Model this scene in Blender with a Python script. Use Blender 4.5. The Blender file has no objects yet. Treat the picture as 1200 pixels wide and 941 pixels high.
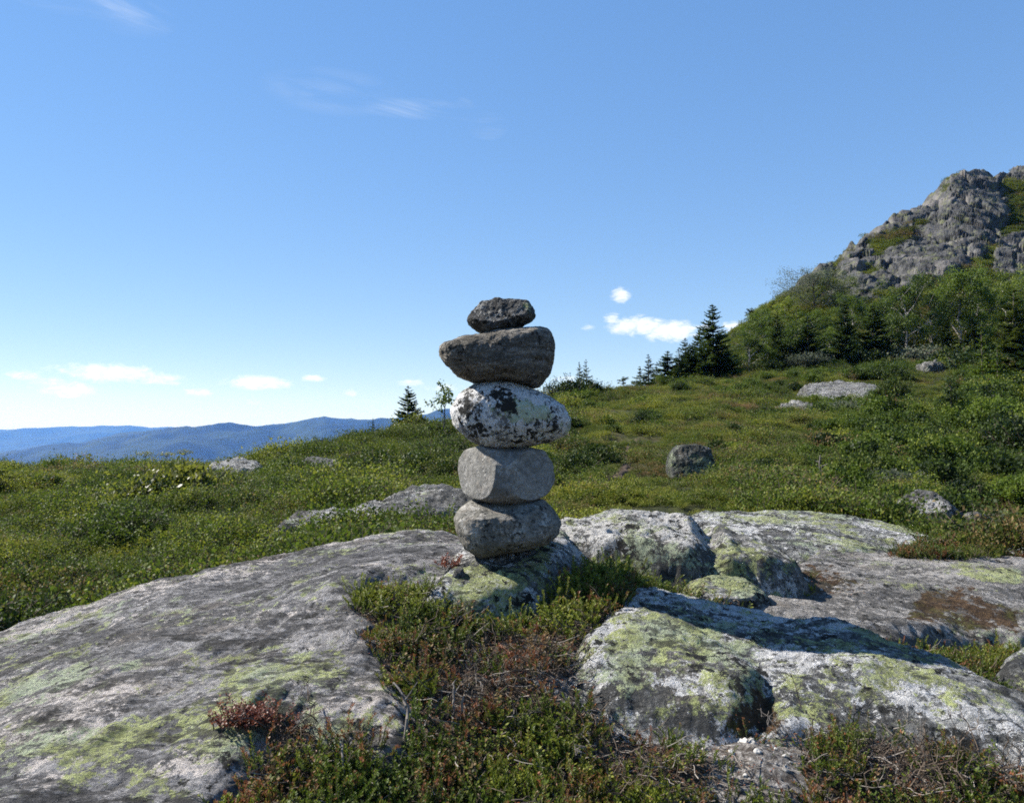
import bpy, math, random
import numpy as np
from math import radians as R
rng = np.random.default_rng(7)
SC = bpy.context.scene
COL = SC.collection

# ------------------------------------------------------------------ camera frame
F = 933.0; CX = 600.0; CY = 470.5; HOR = 515.0
PITCH = math.atan((HOR - CY) / F)
cp, sp = math.cos(PITCH), math.sin(PITCH)

def pix(px, py, Y):
    """point at depth Y (metres north) seen at a place of the 1200x941 photograph"""
    u = (px - CX) / F; v = (CY - py) / F
    dy = cp - v * sp; dz = sp + v * cp
    t = Y / dy
    return np.array([u * t, Y, dz * t])

def proj(P):
    P = np.asarray(P, float)
    d = P[..., 1] * cp + P[..., 2] * sp
    up = -P[..., 1] * sp + P[..., 2] * cp
    d = np.maximum(d, 1e-3)
    return CX + F * P[..., 0] / d, CY - F * up / d

# ------------------------------------------------------------------ noise
def _h(ix, iy, iz, seed):
    h = (ix.astype(np.int64) * 374761393 + iy.astype(np.int64) * 668265263 + iz.astype(np.int64) * 2147483647 + seed * 974634541) & 0xFFFFFFFF
    h = ((h ^ (h >> 13)) * 1274126177) & 0xFFFFFFFF
    h = ((h ^ (h >> 16)) * 2246822519) & 0xFFFFFFFF
    return (h ^ (h >> 15)) & 0xFFFFFFFF

def perlin(P, seed=0):
    P = np.asarray(P, float)
    i = np.floor(P).astype(np.int64); f = P - i
    w = f * f * f * (f * (f * 6 - 15) + 10)
    out = 0
    for dx in (0, 1):
        for dy in (0, 1):
            for dz in (0, 1):
                h = _h(i[:, 0] + dx, i[:, 1] + dy, i[:, 2] + dz, seed)
                gx = ((h & 1023) / 511.5 - 1); gy = (((h >> 10) & 1023) / 511.5 - 1); gz = (((h >> 20) & 1023) / 511.5 - 1)
                d = gx * (f[:, 0] - dx) + gy * (f[:, 1] - dy) + gz * (f[:, 2] - dz)
                wx = w[:, 0] if dx else 1 - w[:, 0]
                wy = w[:, 1] if dy else 1 - w[:, 1]
                wz = w[:, 2] if dz else 1 - w[:, 2]
                out = out + d * wx * wy * wz
    return out

def fbm(P, scale=1.0, octv=4, seed=0, rough=0.5):
    P = np.asarray(P, float)
    if P.shape[1] == 2: P = np.c_[P, np.zeros(len(P))]
    s = 0; a = 1.0; q = P * scale
    for k in range(octv):
        s = s + a * perlin(q + 17.3 * k, seed + k); a *= rough; q = q * 2.03
    return s

def ridged(P, scale, octv=4, seed=0):
    P = np.asarray(P, float)
    if P.shape[1] == 2: P = np.c_[P, np.zeros(len(P))]
    s = 0; a = 1.0; q = P * scale
    for k in range(octv):
        s = s + a * (1 - 2.2 * np.abs(perlin(q + 9.1 * k, seed + k))); a *= 0.5; q = q * 2.1
    return s

def worley(P, seed=0):
    """cell id value, F1, F2 of jittered cells"""
    P = np.asarray(P, float); i = np.floor(P).astype(np.int64)
    f1 = np.full(len(P), 9.0); f2 = np.full(len(P), 9.0); cid = np.zeros(len(P))
    for dx in (-1, 0, 1):
        for dy in (-1, 0, 1):
            for dz in (-1, 0, 1):
                c = i + np.array([dx, dy, dz])
                h = _h(c[:, 0], c[:, 1], c[:, 2], seed)
                o = np.stack([(h & 1023) / 1023., ((h >> 10) & 1023) / 1023., ((h >> 20) & 1023) / 1023.], 1)
                d = np.linalg.norm(c + o - P, axis=1)
                v = ((h * 2654435761) & 0xFFFF) / 65535.
                n = d < f1
                f2 = np.where(n, f1, np.minimum(f2, d)); cid = np.where(n, v, cid); f1 = np.where(n, d, f1)
    return cid, f1, f2

def sstep(a, b, x):
    t = np.clip((x - a) / (b - a), 0, 1); return t * t * (3 - 2 * t)

def terrace(n, k, sh=0.25):
    t = n * k; f = np.floor(t); r = t - f
    return (f + sstep(0.5 - sh, 0.5 + sh, r)) / k

def tps(P, V, lam=1e-5):
    P = np.asarray(P, float); V = np.asarray(V, float); n = len(P)
    def phi(d2): return 0.5 * d2 * np.log(d2 + 1e-12)
    d2 = ((P[:, None] - P[None]) ** 2).sum(2)
    A = np.zeros((n + 3, n + 3)); A[:n, :n] = phi(d2) + lam * np.eye(n)
    A[:n, n] = 1; A[:n, n + 1:] = P; A[n, :n] = 1; A[n + 1:, :n] = P.T
    c = np.linalg.solve(A, np.r_[V, 0, 0, 0])
    def f(Q):
        Q = np.asarray(Q, float); out = np.empty(len(Q))
        for s in range(0, len(Q), 20000):
            q = Q[s:s + 20000]
            out[s:s + 20000] = phi(((q[:, None] - P[None]) ** 2).sum(2)) @ c[:n] + c[n] + q @ c[n + 1:]
        return out
    return f

def sdist(Q, poly):
    """signed distance to a polygon, negative inside"""
    Q = np.asarray(Q, float); poly = np.asarray(poly, float); out = np.empty(len(Q))
    a = poly; b = np.roll(poly, -1, 0); e = b - a; L = (e ** 2).sum(1) + 1e-12
    for s in range(0, len(Q), 20000):
        q = Q[s:s + 20000]
        w = q[:, None] - a[None]
        t = np.clip((w * e).sum(2) / L, 0, 1)
        d = np.sqrt(((w - t[..., None] * e) ** 2).sum(2)).min(1)
        c1 = (a[None, :, 1] <= q[:, None, 1]) != (b[None, :, 1] <= q[:, None, 1])
        xi = a[None, :, 0] + (q[:, None, 1] - a[None, :, 1]) * e[None, :, 0] / np.where(np.abs(e[:, 1]) < 1e-9, 1e-9, e[:, 1])[None]
        ins = ((c1 & (q[:, None, 0] < xi)).sum(1) % 2) == 1
        out[s:s + 20000] = np.where(ins, -d, d)
    return out

# ------------------------------------------------------------------ mesh helpers
def mesh(name, V, Fc, mats, smooth=True, mi=None, attrs=None):
    V = np.asarray(V, np.float32); Fc = np.asarray(Fc, np.int32); k = Fc.shape[1]
    me = bpy.data.meshes.new(name)
    me.vertices.add(len(V)); me.vertices.foreach_set('co', V.ravel())
    me.loops.add(Fc.size); me.loops.foreach_set('vertex_index', Fc.ravel())
    me.polygons.add(len(Fc)); me.polygons.foreach_set('loop_start', np.arange(0, Fc.size, k, dtype=np.int32))
    if mi is not None: me.polygons.foreach_set('material_index', np.asarray(mi, np.int32))
    for m in (mats if isinstance(mats, (list, tuple)) else [mats]): me.materials.append(m)
    me.update(calc_edges=True)
    if smooth: me.polygons.foreach_set('use_smooth', np.ones(len(Fc), bool))
    for n, v in (attrs or {}).items():
        a = me.attributes.new(n, 'FLOAT', 'POINT'); a.data.foreach_set('value', np.asarray(v, np.float32))
    return me

def link(name, me, parent=None, loc=None):
    o = bpy.data.objects.new(name, me); COL.objects.link(o)
    if parent is not None: o.parent = parent
    if loc is not None: o.location = loc
    return o

def tag(o, label=None, cat=None, group=None, kind=None):
    if label: o['label'] = label
    if cat: o['category'] = cat
    if group: o['group'] = group
    if kind: o['kind'] = kind
    return o

def empty(name, loc, label, cat, group=None, rz=0.0):
    o = bpy.data.objects.new(name, None); COL.objects.link(o)
    o.empty_display_size = 0.2
    o.location = loc; o.rotation_euler = (0, 0, rz)
    return tag(o, label, cat, group)

def gridfaces(nr, nc, mask=None):
    i = np.arange(nr * nc).reshape(nr, nc)
    f = np.stack([i[:-1, :-1], i[:-1, 1:], i[1:, 1:], i[1:, :-1]], -1).reshape(-1, 4)
    if mask is not None: f = f[mask.ravel()[f].any(1)]
    return f

def compact(V, Fc, attrs):
    used = np.zeros(len(V), bool); used[Fc] = True
    idx = np.cumsum(used) - 1
    return V[used], idx[Fc], {k: v[used] for k, v in attrs.items()}

class MB:
    """loose quads: leaves and twigs"""
    def __init__(s): s.V = []; s.mi = []; s.cv = []
    def quads(s, Q, mi, cv=None):
        Q = np.asarray(Q, float)
        if not len(Q): return
        s.V.append(Q); s.mi.append(np.full(len(Q), mi))
        s.cv.append(np.repeat(rng.random(len(Q)) if cv is None else np.broadcast_to(cv, (len(Q),)), 4))
    def leaves(s, c, ax, nr, ln, wd, mi=0, cv=None, fold=0.0):
        c = np.asarray(c, float); n = len(c)
        ax = ax / (np.linalg.norm(ax, axis=1, keepdims=True) + 1e-9)
        sd = np.cross(ax, nr); sd /= (np.linalg.norm(sd, axis=1, keepdims=True) + 1e-9)
        ln = np.broadcast_to(ln, (n,))[:, None]; wd = np.broadcast_to(wd, (n,))[:, None]
        m = c + ax * ln * 0.5
        s.quads(np.stack([c, m + sd * wd * 0.5, c + ax * ln, m - sd * wd * 0.5], 1), mi, cv)
    def tube(s, pts, rad, mi=1, n=4, cv=None):
        pts = np.asarray(pts, float); k = len(pts); rad = np.broadcast_to(rad, (k,))
        t = np.gradient(pts, axis=0); t /= (np.linalg.norm(t, axis=1, keepdims=True) + 1e-9)
        ref = np.where(np.abs(t[:, 2:3]) > 0.8, [[1., 0.13, 0]], [[0.1, 0.2, 1.]])
        a = np.cross(t, ref); a /= (np.linalg.norm(a, axis=1, keepdims=True) + 1e-9); b = np.cross(t, a)
        an = np.arange(n) * 2 * np.pi / n
        ring = pts[:, None] + rad[:, None, None] * (np.cos(an)[None, :, None] * a[:, None] + np.sin(an)[None, :, None] * b[:, None])
        nx = np.roll(ring, -1, 1)
        q = np.stack([ring[:-1], nx[:-1], nx[1:], ring[1:]], 2).reshape(-1, 4, 3)
        s.quads(q, mi, rng.random() if cv is None else cv)
    def me(s, name, mats, smooth=False):
        V = np.concatenate(s.V).reshape(-1, 3)
        return mesh(name, V, np.arange(len(V)).reshape(-1, 4), mats, smooth, np.concatenate(s.mi), {'cv': np.concatenate(s.cv)})

def rdir(n):
    v = rng.normal(size=(n, 3)); return v / np.linalg.norm(v, axis=1, keepdims=True)

# ------------------------------------------------------------------ node helpers
class NT:
    def __init__(s, name):
        s.m = bpy.data.materials.new(name); s.m.use_nodes = True
        s.t = s.m.node_tree; s.t.nodes.clear()
        s.out = s.t.nodes.new('ShaderNodeOutputMaterial')
    def n(s, ty, ins=None, **kw):
        nd = s.t.nodes.new(ty)
        for k, v in kw.items(): setattr(nd, k, v)
        for k, v in (ins or {}).items(): s.put(nd.inputs[k], v)
        return nd
    def put(s, sock, v):
        if isinstance(v, bpy.types.NodeSocket): s.t.links.new(v, sock)
        elif isinstance(v, bpy.types.Node): s.t.links.new(v.outputs[0], sock)
        else: sock.default_value = v
    def math(s, op, a, b=0.0, c=None, clamp=False):
        nd = s.n('ShaderNodeMath', {0: a, 1: b}, operation=op, use_clamp=clamp)
        if c is not None: s.put(nd.inputs[2], c)
        return nd.outputs[0]
    def noise(s, vec, scale, detail=4, rough=0.55, dist=0.0, lac=2.0):
        nd = s.n('ShaderNodeTexNoise', {'Scale': scale, 'Detail': detail, 'Roughness': rough, 'Distortion': dist, 'Lacunarity': lac})
        if vec is not None: s.put(nd.inputs['Vector'], vec)
        return nd.outputs[0]
    def step(s, v, a, b):
        return s.n('ShaderNodeMapRange', {'Value': v, 'From Min': a, 'From Max': b}, interpolation_type='SMOOTHSTEP').outputs[0]
    def mix(s, f, a, b):
        nd = s.n('ShaderNodeMix', data_type='RGBA')
        s.put(nd.inputs[0], f)
        for k, v in ((6, a), (7, b)): s.put(nd.inputs[k], (*v, 1) if isinstance(v, tuple) and len(v) == 3 else v)
        return nd.outputs[2]
    def mulc(s, c, f):
        nd = s.n('ShaderNodeVectorMath', {0: c, 1: (1, 1, 1)}, operation='SCALE'); s.put(nd.inputs['Scale'], f); return nd.outputs[0]
    def attr(s, name, ty='GEOMETRY'):
        return s.n('ShaderNodeAttribute', attribute_name=name, attribute_type=ty).outputs['Fac']
    def surf(s, sh): s.t.links.new(sh if isinstance(sh, bpy.types.NodeSocket) else sh.outputs[0], s.out.inputs['Surface'])

def rock_material(name, dark=(.10, .10, .10), light=(.26, .255, .25), pale=(.50, .48, .45), lich=0.0, wht=0.0, blk=0.0, crack=1.0, fleck=-.06,
                  scale=1.0, stretch=None, bump=1.0, lcol=(.47, .51, .22)):
    k = NT(name); co = k.n('ShaderNodeTexCoord').outputs['Object']
    if stretch is not None:
        mp = k.n('ShaderNodeMapping', {'Rotation': (0, 0, -stretch[0]), 'Scale': (stretch[1], stretch[2] if len(stretch) > 2 else 1, 1)}); k.put(mp.inputs['Vector'], co); cs = mp.outputs[0]
    else: cs = co
    def N(v, amp): return k.math('MULTIPLY', k.math('SUBTRACT', v, .5), amp)
    def S(*v):
        r = v[0]
        for q in v[1:]: r = k.math('ADD', r, q)
        return r
    big = k.noise(cs, 1.7 * scale, 4, .55); mid = k.noise(cs, 11 * scale, 9, .74, .4); fine = k.noise(co, 42 * scale, 7, .75); grit = k.noise(co, 150 * scale, 3, .7)
    lz, wz, mz = k.attr('lich'), k.attr('wht'), k.attr('moss')
    c = k.mix(k.step(S(N(mid, 1.5), N(fine, 1.2), N(big, 1.1)), -.20, .24), dark, light)
    # dark grey crust lichen in ragged patches, and warm staining
    c = k.mix(k.math('MULTIPLY', k.step(S(N(k.noise(co, 6.5 * scale, 9, .76, .5), 1.7), N(fine, .8)), .06, .16), .7), c, tuple(x * .65 for x in dark))
    c = k.mix(k.math('MULTIPLY', k.step(S(N(k.noise(cs, 3.1 * scale, 6, .62), 1.5), N(fine, .5)), .02, .25), .45), c, (.29, .245, .20))
    # pale scoured quartz and grey-white crust; wht zones also whiten sunlit tops
    wm = k.step(S(N(k.noise(cs, 3.4 * scale, 6, .66, .5), 1.5), N(k.noise(co, 17 * scale, 8, .76), 1.5), N(fine, .8), k.math('MULTIPLY', wz, .33), wht), .04, .085)
    c = k.mix(wm, c, k.mix(k.step(fine, .38, .6), tuple(x * .70 for x in pale), pale))
    # yellow-green map lichen
    lm = k.math('MULTIPLY', k.step(S(N(k.noise(cs, 2.4 * scale, 5, .55, .6), 1.5), N(k.noise(co, 12 * scale, 9, .77, .4), 1.7), N(fine, .7), k.math('MULTIPLY', lz, .33), lich), .035, .065), k.math('ADD', .35, k.math('MULTIPLY', k.step(k.noise(co, 70 * scale, 4, .7), .40, .50), .65)))
    lc = k.mix(k.step(k.noise(co, 10 * scale, 7, .7), .40, .60), tuple(x * .55 for x in lcol), lcol)
    lc = k.mix(k.step(k.noise(co, 2.6 * scale, 5, .6), .46, .60), lc, (.40, .45, .31))
    c = k.mix(lm, c, lc)
    # black lichen and pits
    bm = k.step(S(N(k.noise(co, 19 * scale, 8, .72, .3), 1.9), N(k.noise(co, 4.5 * scale, 3, .5), .9), blk, k.math('MULTIPLY', k.attr('dark'), .4)), .12, .20)
    c = k.mix(bm, c, (.024, .024, .022))
    # dark flecks along the foliation: small flake shadows put into the colour
    fl = k.step(S(N(k.noise(cs, 24 * scale, 7, .70, .4), 2.0), N(k.noise(cs, 5 * scale, 4, .55), 1.1), fleck), .10, .17)
    c = k.mix(k.math('MULTIPLY', fl, .75), c, tuple(x * .38 for x in dark))
    # joints: thin broken cracks
    wv_ = k.n('ShaderNodeVectorMath', {0: cs, 1: (0, 0, 0)}, operation='ADD'); wn_ = k.n('ShaderNodeTexNoise', {'Scale': 4.0 * scale, 'Detail': 6, 'Roughness': .65}); k.put(wn_.inputs['Vector'], cs)
    ws_ = k.n('ShaderNodeVectorMath', {0: wn_.outputs[1]}, operation='SCALE'); k.put(ws_.inputs['Scale'], .32 / scale); k.put(wv_.inputs[1], ws_.outputs[0])
    vo = k.n('ShaderNodeTexVoronoi', {'Scale': 2.6 * scale}, feature='DISTANCE_TO_EDGE'); k.put(vo.inputs['Vector'], wv_.outputs[0])
    cr = k.math('MULTIPLY', k.step(vo.outputs['Distance'], .035, .006), k.math('MULTIPLY', k.step(k.noise(co, 3.0 * scale, 4, .6), .44, .56), crack))
    c = k.mix(k.math('MULTIPLY', cr, .8), c, (.03, .028, .025))
    # moss and peat; on the slab it darkens the shaded crevice
    mm = k.step(S(mz, N(k.noise(co, 11, 8, .72), 2.4)), .40, .58)
    mc = k.mix(k.step(k.noise(co, 34, 6, .72), .40, .60), (.05, .030, .017), k.mix(k.step(k.noise(co, 4, 3, .5), .45, .6), (.13, .08, .042), (.10, .095, .025)))
    c = k.mix(mm, c, mc)
    c = k.mulc(c, k.math('ADD', .50, k.math('MULTIPLY', grit, 1.0)))
    ledge = S(k.step(k.noise(cs, 6 * scale, 9, .70, .5), .485, .505), k.step(k.noise(cs, 16 * scale, 8, .70, .5), .485, .507), k.step(k.noise(cs, 9 * scale, 9, .70, .3), .55, .568), k.step(k.noise(cs, 34 * scale, 7, .70, .3), .49, .51))
    h = S(k.math('MULTIPLY', mid, .62), k.math('MULTIPLY', ledge, .26), k.math('MULTIPLY', fine, .85), k.math('MULTIPLY', grit, .42), k.math('MULTIPLY', lm, .06), k.math('MULTIPLY', bm, -.10), k.math('MULTIPLY', cr, -.45), k.math('MULTIPLY', fl, -.16))
    bp = k.n('ShaderNodeBump', {'Strength': .9 * bump, 'Distance': .06 / scale, 'Height': h})
    b = k.n('ShaderNodeBsdfPrincipled', {'Base Color': c, 'Roughness': .9, 'Normal': bp.outputs[0], 'Specular IOR Level': .2})
    k.surf(b); return k.m

def leaf_material(name, cols, dry=(.12, .078, .034), trans=.35, rough=.42, spec=.5, inst=True):
    """cols: dark, mid, light greens; 'cv' varies leaves, instancer tint/dry vary plants"""
    k = NT(name); cv = k.attr('cv')
    if inst: ti, dr = k.attr('tint', 'INSTANCER'), k.attr('dry', 'INSTANCER')
    else:
        ti = k.n('ShaderNodeObjectInfo').outputs['Random']; dr = None
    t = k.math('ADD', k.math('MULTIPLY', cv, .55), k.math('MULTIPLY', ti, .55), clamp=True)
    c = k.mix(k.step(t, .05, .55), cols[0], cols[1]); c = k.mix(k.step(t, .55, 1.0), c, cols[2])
    if dr is not None:
        d = k.step(k.math('ADD', dr, k.math('MULTIPLY', k.math('SUBTRACT', cv, .5), .7)), .38, .66)
        c = k.mix(d, c, k.mix(cv, dry, tuple(x * 1.7 for x in dry)))
    b = k.n('ShaderNodeBsdfPrincipled', {'Base Color': c, 'Roughness': rough, 'Specular IOR Level': spec})
    tr = k.n('ShaderNodeBsdfTranslucent', {'Color': k.mulc(c, 1.5)})
    mx = k.n('ShaderNodeMixShader', {0: trans}); k.put(mx.inputs[1], b.outputs[0]); k.put(mx.inputs[2], tr.outputs[0])
    k.surf(mx); return k.m

def plain_material(name, a, b, scale=20, rough=.9, bump=.4, dist=.01):
    k = NT(name); co = k.n('ShaderNodeTexCoord').outputs['Object']
    n1 = k.noise(co, scale, 7, .68); n2 = k.noise(co, scale * .17, 4, .6)
    c = k.mix(k.step(k.math('ADD', k.math('MULTIPLY', n1, .7), k.math('MULTIPLY', n2, .4)), .38, .72), a, b)
    bp = k.n('ShaderNodeBump', {'Strength': bump, 'Distance': dist, 'Height': n1})
    k.surf(k.n('ShaderNodeBsdfPrincipled', {'Base Color': c, 'Roughness': rough, 'Normal': bp.outputs[0], 'Specular IOR Level': .25})); return k.m

M_leaf = leaf_material('shrub_leaf', ((.012, .022, .005), (.068, .102, .012), (.225, .235, .026)), trans=.32, rough=.62, spec=.2)
M_crow = leaf_material('crowberry_leaf', ((.026, .046, .008), (.080, .120, .012), (.185, .205, .022)), dry=(.135, .052, .024), trans=.28, rough=.5, spec=.3)
M_heath = leaf_material('heath_leaf', ((.016, .025, .005), (.086, .112, .013), (.230, .225, .027)), dry=(.12, .078, .032), trans=.28, rough=.6, spec=.2)
M_twig = plain_material('twig_bark', (.045, .030, .020), (.14, .11, .085), 60)
M_deadw = plain_material('dead_wood', (.09, .078, .066), (.26, .23, .20), 40)
M_spruce = leaf_material('spruce_needles', ((.014, .027, .008), (.034, .058, .012), (.078, .105, .020)), trans=.2, rough=.6, spec=.2, inst=False)
M_birch = leaf_material('birch_leaf', ((.026, .044, .008), (.095, .138, .016), (.250, .275, .032)), trans=.38, rough=.6, spec=.2, inst=False)
M_birch2 = leaf_material('birch_leaf_dull', ((.020, .036, .007), (.072, .106, .013), (.195, .220, .027)), trans=.34, rough=.6, spec=.2, inst=False)
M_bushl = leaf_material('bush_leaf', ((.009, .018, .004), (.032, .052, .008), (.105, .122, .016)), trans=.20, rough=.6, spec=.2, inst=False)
M_yellow = leaf_material('yellow_leaf', ((.06, .075, .012), (.13, .14, .02), (.24, .22, .04)), trans=.42, rough=.5, spec=.4, inst=False)
M_red = leaf_material('red_leaf', ((.07, .018, .010), (.15, .040, .018), (.22, .075, .03)), trans=.35, rough=.5, spec=.4, inst=False)
M_grey = leaf_material('grey_leaf', ((.05, .06, .035), (.085, .10, .06), (.14, .155, .10)), trans=.32, rough=.6, spec=.25, inst=False)
M_trunk = plain_material('tree_bark', (.05, .04, .03), (.17, .14, .11), 14, dist=.03)
M_birchb = plain_material('birch_bark', (.12, .10, .09), (.42, .40, .37), 9, dist=.02)

# ------------------------------------------------------------------ ground surface
# (px, py, Y, dz): where the photograph shows the canopy; dz lowers it to the soil
GP = [(-200, 990, 2.3, -.12), (230, 945, 2.4, -.07), (420, 941, 2.42, -.07), (600, 941, 2.45, -.07), (760, 941, 2.47, -.07), (880, 941, 2.5, -.0), (1000, 941, 2.45, -.07), (1200, 941, 2.4, -.07), (1400, 960, 2.35, -.06),
      (600, 1250, 1.5, 0), (-100, 1250, 1.5, 0), (1300, 1250, 1.5, 0),
      (400, 880, 2.62, -.06), (320, 870, 2.66, -.05), (330, 840, 2.76, -.05), (290, 915, 2.5, -.06), (390, 850, 2.74, -.06), (600, 860, 2.75, -.07), (750, 860, 2.75, -.05), (880, 880, 2.66, 0), (1000, 880, 2.62, -.05), (1150, 890, 2.58, -.06), (1080, 862, 2.68, -.06), (960, 865, 2.68, -.06),
      (440, 800, 2.95, -.08), (560, 800, 2.98, -.04), (660, 800, 2.98, -.05), (430, 740, 3.25, -.08), (550, 740, 3.3, -.10), (660, 740, 3.3, -.06),
      (420, 690, 3.58, -.08), (500, 680, 3.66, -.09), (600, 700, 3.52, -.14), (680, 690, 3.6, -.09), (700, 655, 4.0, -.10), (700, 715, 3.42, -.08), (560, 660, 4.0, -.25),
      (300, 780, 3.1, -.3), (150, 850, 2.8, -.3), (0, 880, 2.7, -.3), (300, 690, 4.2, -.35), (450, 650, 4.6, -.3), (100, 760, 3.6, -.3), (0, 780, 4.0, -.3),
      (800, 800, 3.0, -.22), (950, 790, 3.0, -.22), (1100, 810, 2.95, -.2), (850, 720, 3.5, -.22), (1000, 740, 3.4, -.2),
      (1100, 755, 4.1, -.06), (1180, 775, 3.9, -.05), (1060, 742, 4.1, -.05), (1300, 790, 3.9, -.08), (900, 700, 4.3, -.06), (760, 690, 4.3, -.05), (850, 690, 4.4, -.02), (930, 680, 4.6, .0),
      (700, 640, 5.2, -.3), (850, 640, 5.2, -.25), (1000, 675, 4.9, -.05), (1150, 665, 5.2, -.07), (1080, 645, 5.7, -.03), (1250, 640, 6.3, -.1), (960, 625, 6.4, -.25),
      # left field
      (0, 740, 5.2, -.30), (100, 700, 5.5, -.30), (0, 690, 6.0, -.26), (200, 655, 6.6, -.28), (300, 635, 6.8, -.28), (400, 615, 7.0, -.26), (520, 600, 7.4, -.24), (-250, 750, 5.6, -.3),
      (100, 640, 7.6, -.26), (-200, 650, 8, -.28), (300, 600, 9, -.26), (200, 600, 10.5, -.26), (450, 590, 9, -.24), (540, 580, 9, -.24), (300, 570, 14, -.28), (100, 575, 17, -.3), (0, 580, 16, -.3), (450, 550, 17, -.3), (530, 540, 17, -.3), (-250, 590, 16, -.3),
      (0, 556, 24, -.3), (200, 552, 23, -.3), (0, 550, 30, -.3), (300, 541, 33, -.3), (-300, 565, 30, -.3), (430, 514, 36, -.25), (480, 502, 39, -.25), (540, 490, 40, -.2), (370, 529, 35, -.25), (450, 530, 27, -.3), (540, 515, 26, -.3),
      # middle and right slope
      (660, 600, 7.2, -.22), (760, 592, 7.6, -.2), (850, 590, 8.0, -.2), (950, 590, 8.0, -.2), (1050, 608, 7.8, -.2), (1150, 628, 7.6, -.2), (1250, 640, 7.6, -.2),
      (720, 570, 10, -.2), (720, 540, 15, -.25), (720, 515, 21, -.25), (720, 480, 34, -.25), (720, 456, 48, -.2), (660, 467, 45, -.2), (600, 478, 42, -.2), (620, 520, 24, -.25),
      (900, 568, 10.5, -.2), (1100, 606, 10, -.2), (1200, 628, 9.2, -.2), (1350, 640, 9, -.2), (1000, 568, 12.5, -.25), (1200, 575, 13.5, -.25), (900, 530, 18, -.25), (1000, 525, 20, -.3), (1200, 525, 22, -.3), (1350, 560, 18, -.3),
      (900, 482, 34, -.3), (1000, 478, 37, -.3), (1200, 482, 33, -.3), (1400, 500, 30, -.3), (800, 448, 60, -.2), (850, 442, 68, -.2), (950, 428, 73, -.2), (1100, 436, 62, -.2), (1200, 452, 48, -.3), (1000, 443, 55, -.2), (900, 456, 50, -.2), (1350, 460, 50, -.3), (1100, 425, 75, -.2), (1250, 425, 76, -.2), (1450, 425, 76, -.2)]
_gx = []; _gv = []
for px, py, Y, dz in GP:
    p = pix(px, py, Y); _gx.append((p[0] / Y, math.log(Y))); _gv.append((p[2] + dz) / Y)
_gf = tps(np.array(_gx), _gv, 2e-5)
_cu = (np.array([-900, -400, 0, 300, 430, 540, 660, 720, 800, 850, 920, 2000]) - CX) / F
_cY = np.array([28, 30, 31, 33.5, 37, 41, 46, 49, 61, 80, 80, 80.])

def soil(x, y, rough=True):
    x = np.asarray(x, float); y = np.asarray(y, float)
    Ye = np.maximum(y, 1.5); u = np.clip(x / Ye, -0.95, 0.95)
    Yc = np.interp(u, _cu, _cY)
    over = np.maximum(Ye - Yc, 0)
    Yk = np.minimum(Ye, Yc)
    z = _gf(np.c_[u, np.log(Yk)]) * Yk
    side = np.maximum(np.abs(x) - 0.95 * Ye, 0)
    drop = np.where(over > 0, over * over / (over + 12) * 0.30, 0)
    z = z - drop - np.where(side > 40, (side - 40) * .1, 0)
    if rough:
        P = np.c_[x, y]
        far = np.clip((Ye - 4) / 6, 0, 1)
        z = z + fbm(P, 4.0, 4, 11) * .035 * (1 - .5 * far) + fbm(P, .55, 4, 5) * .22 * far * np.clip(1 - over / 60, 0, 1) + fbm(P, .16, 3, 8) * .35 * np.clip((Ye - 10) / 10, 0, 1) * np.clip(1 - over / 60, 0, 1)
        for bpx, bY, dep, rr in ((808, 14.6, .30, 1.1), (1090, 9.3, .16, .7), (270, 22.5, .12, 1.2)):
            bx0 = (bpx - CX) / F * bY
            z = z - dep * np.exp(-((x - bx0) ** 2 + (y - bY) ** 2) / rr ** 2)
        z = z + np.where(over > 100, fbm(P, .002, 4, 3) * np.clip((over - 100) / 2000, 0, 1) * 60, 0)
    return np.maximum(z, -400 + 4 * np.sin(x * .0007) * np.cos(y * .0009))

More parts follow.
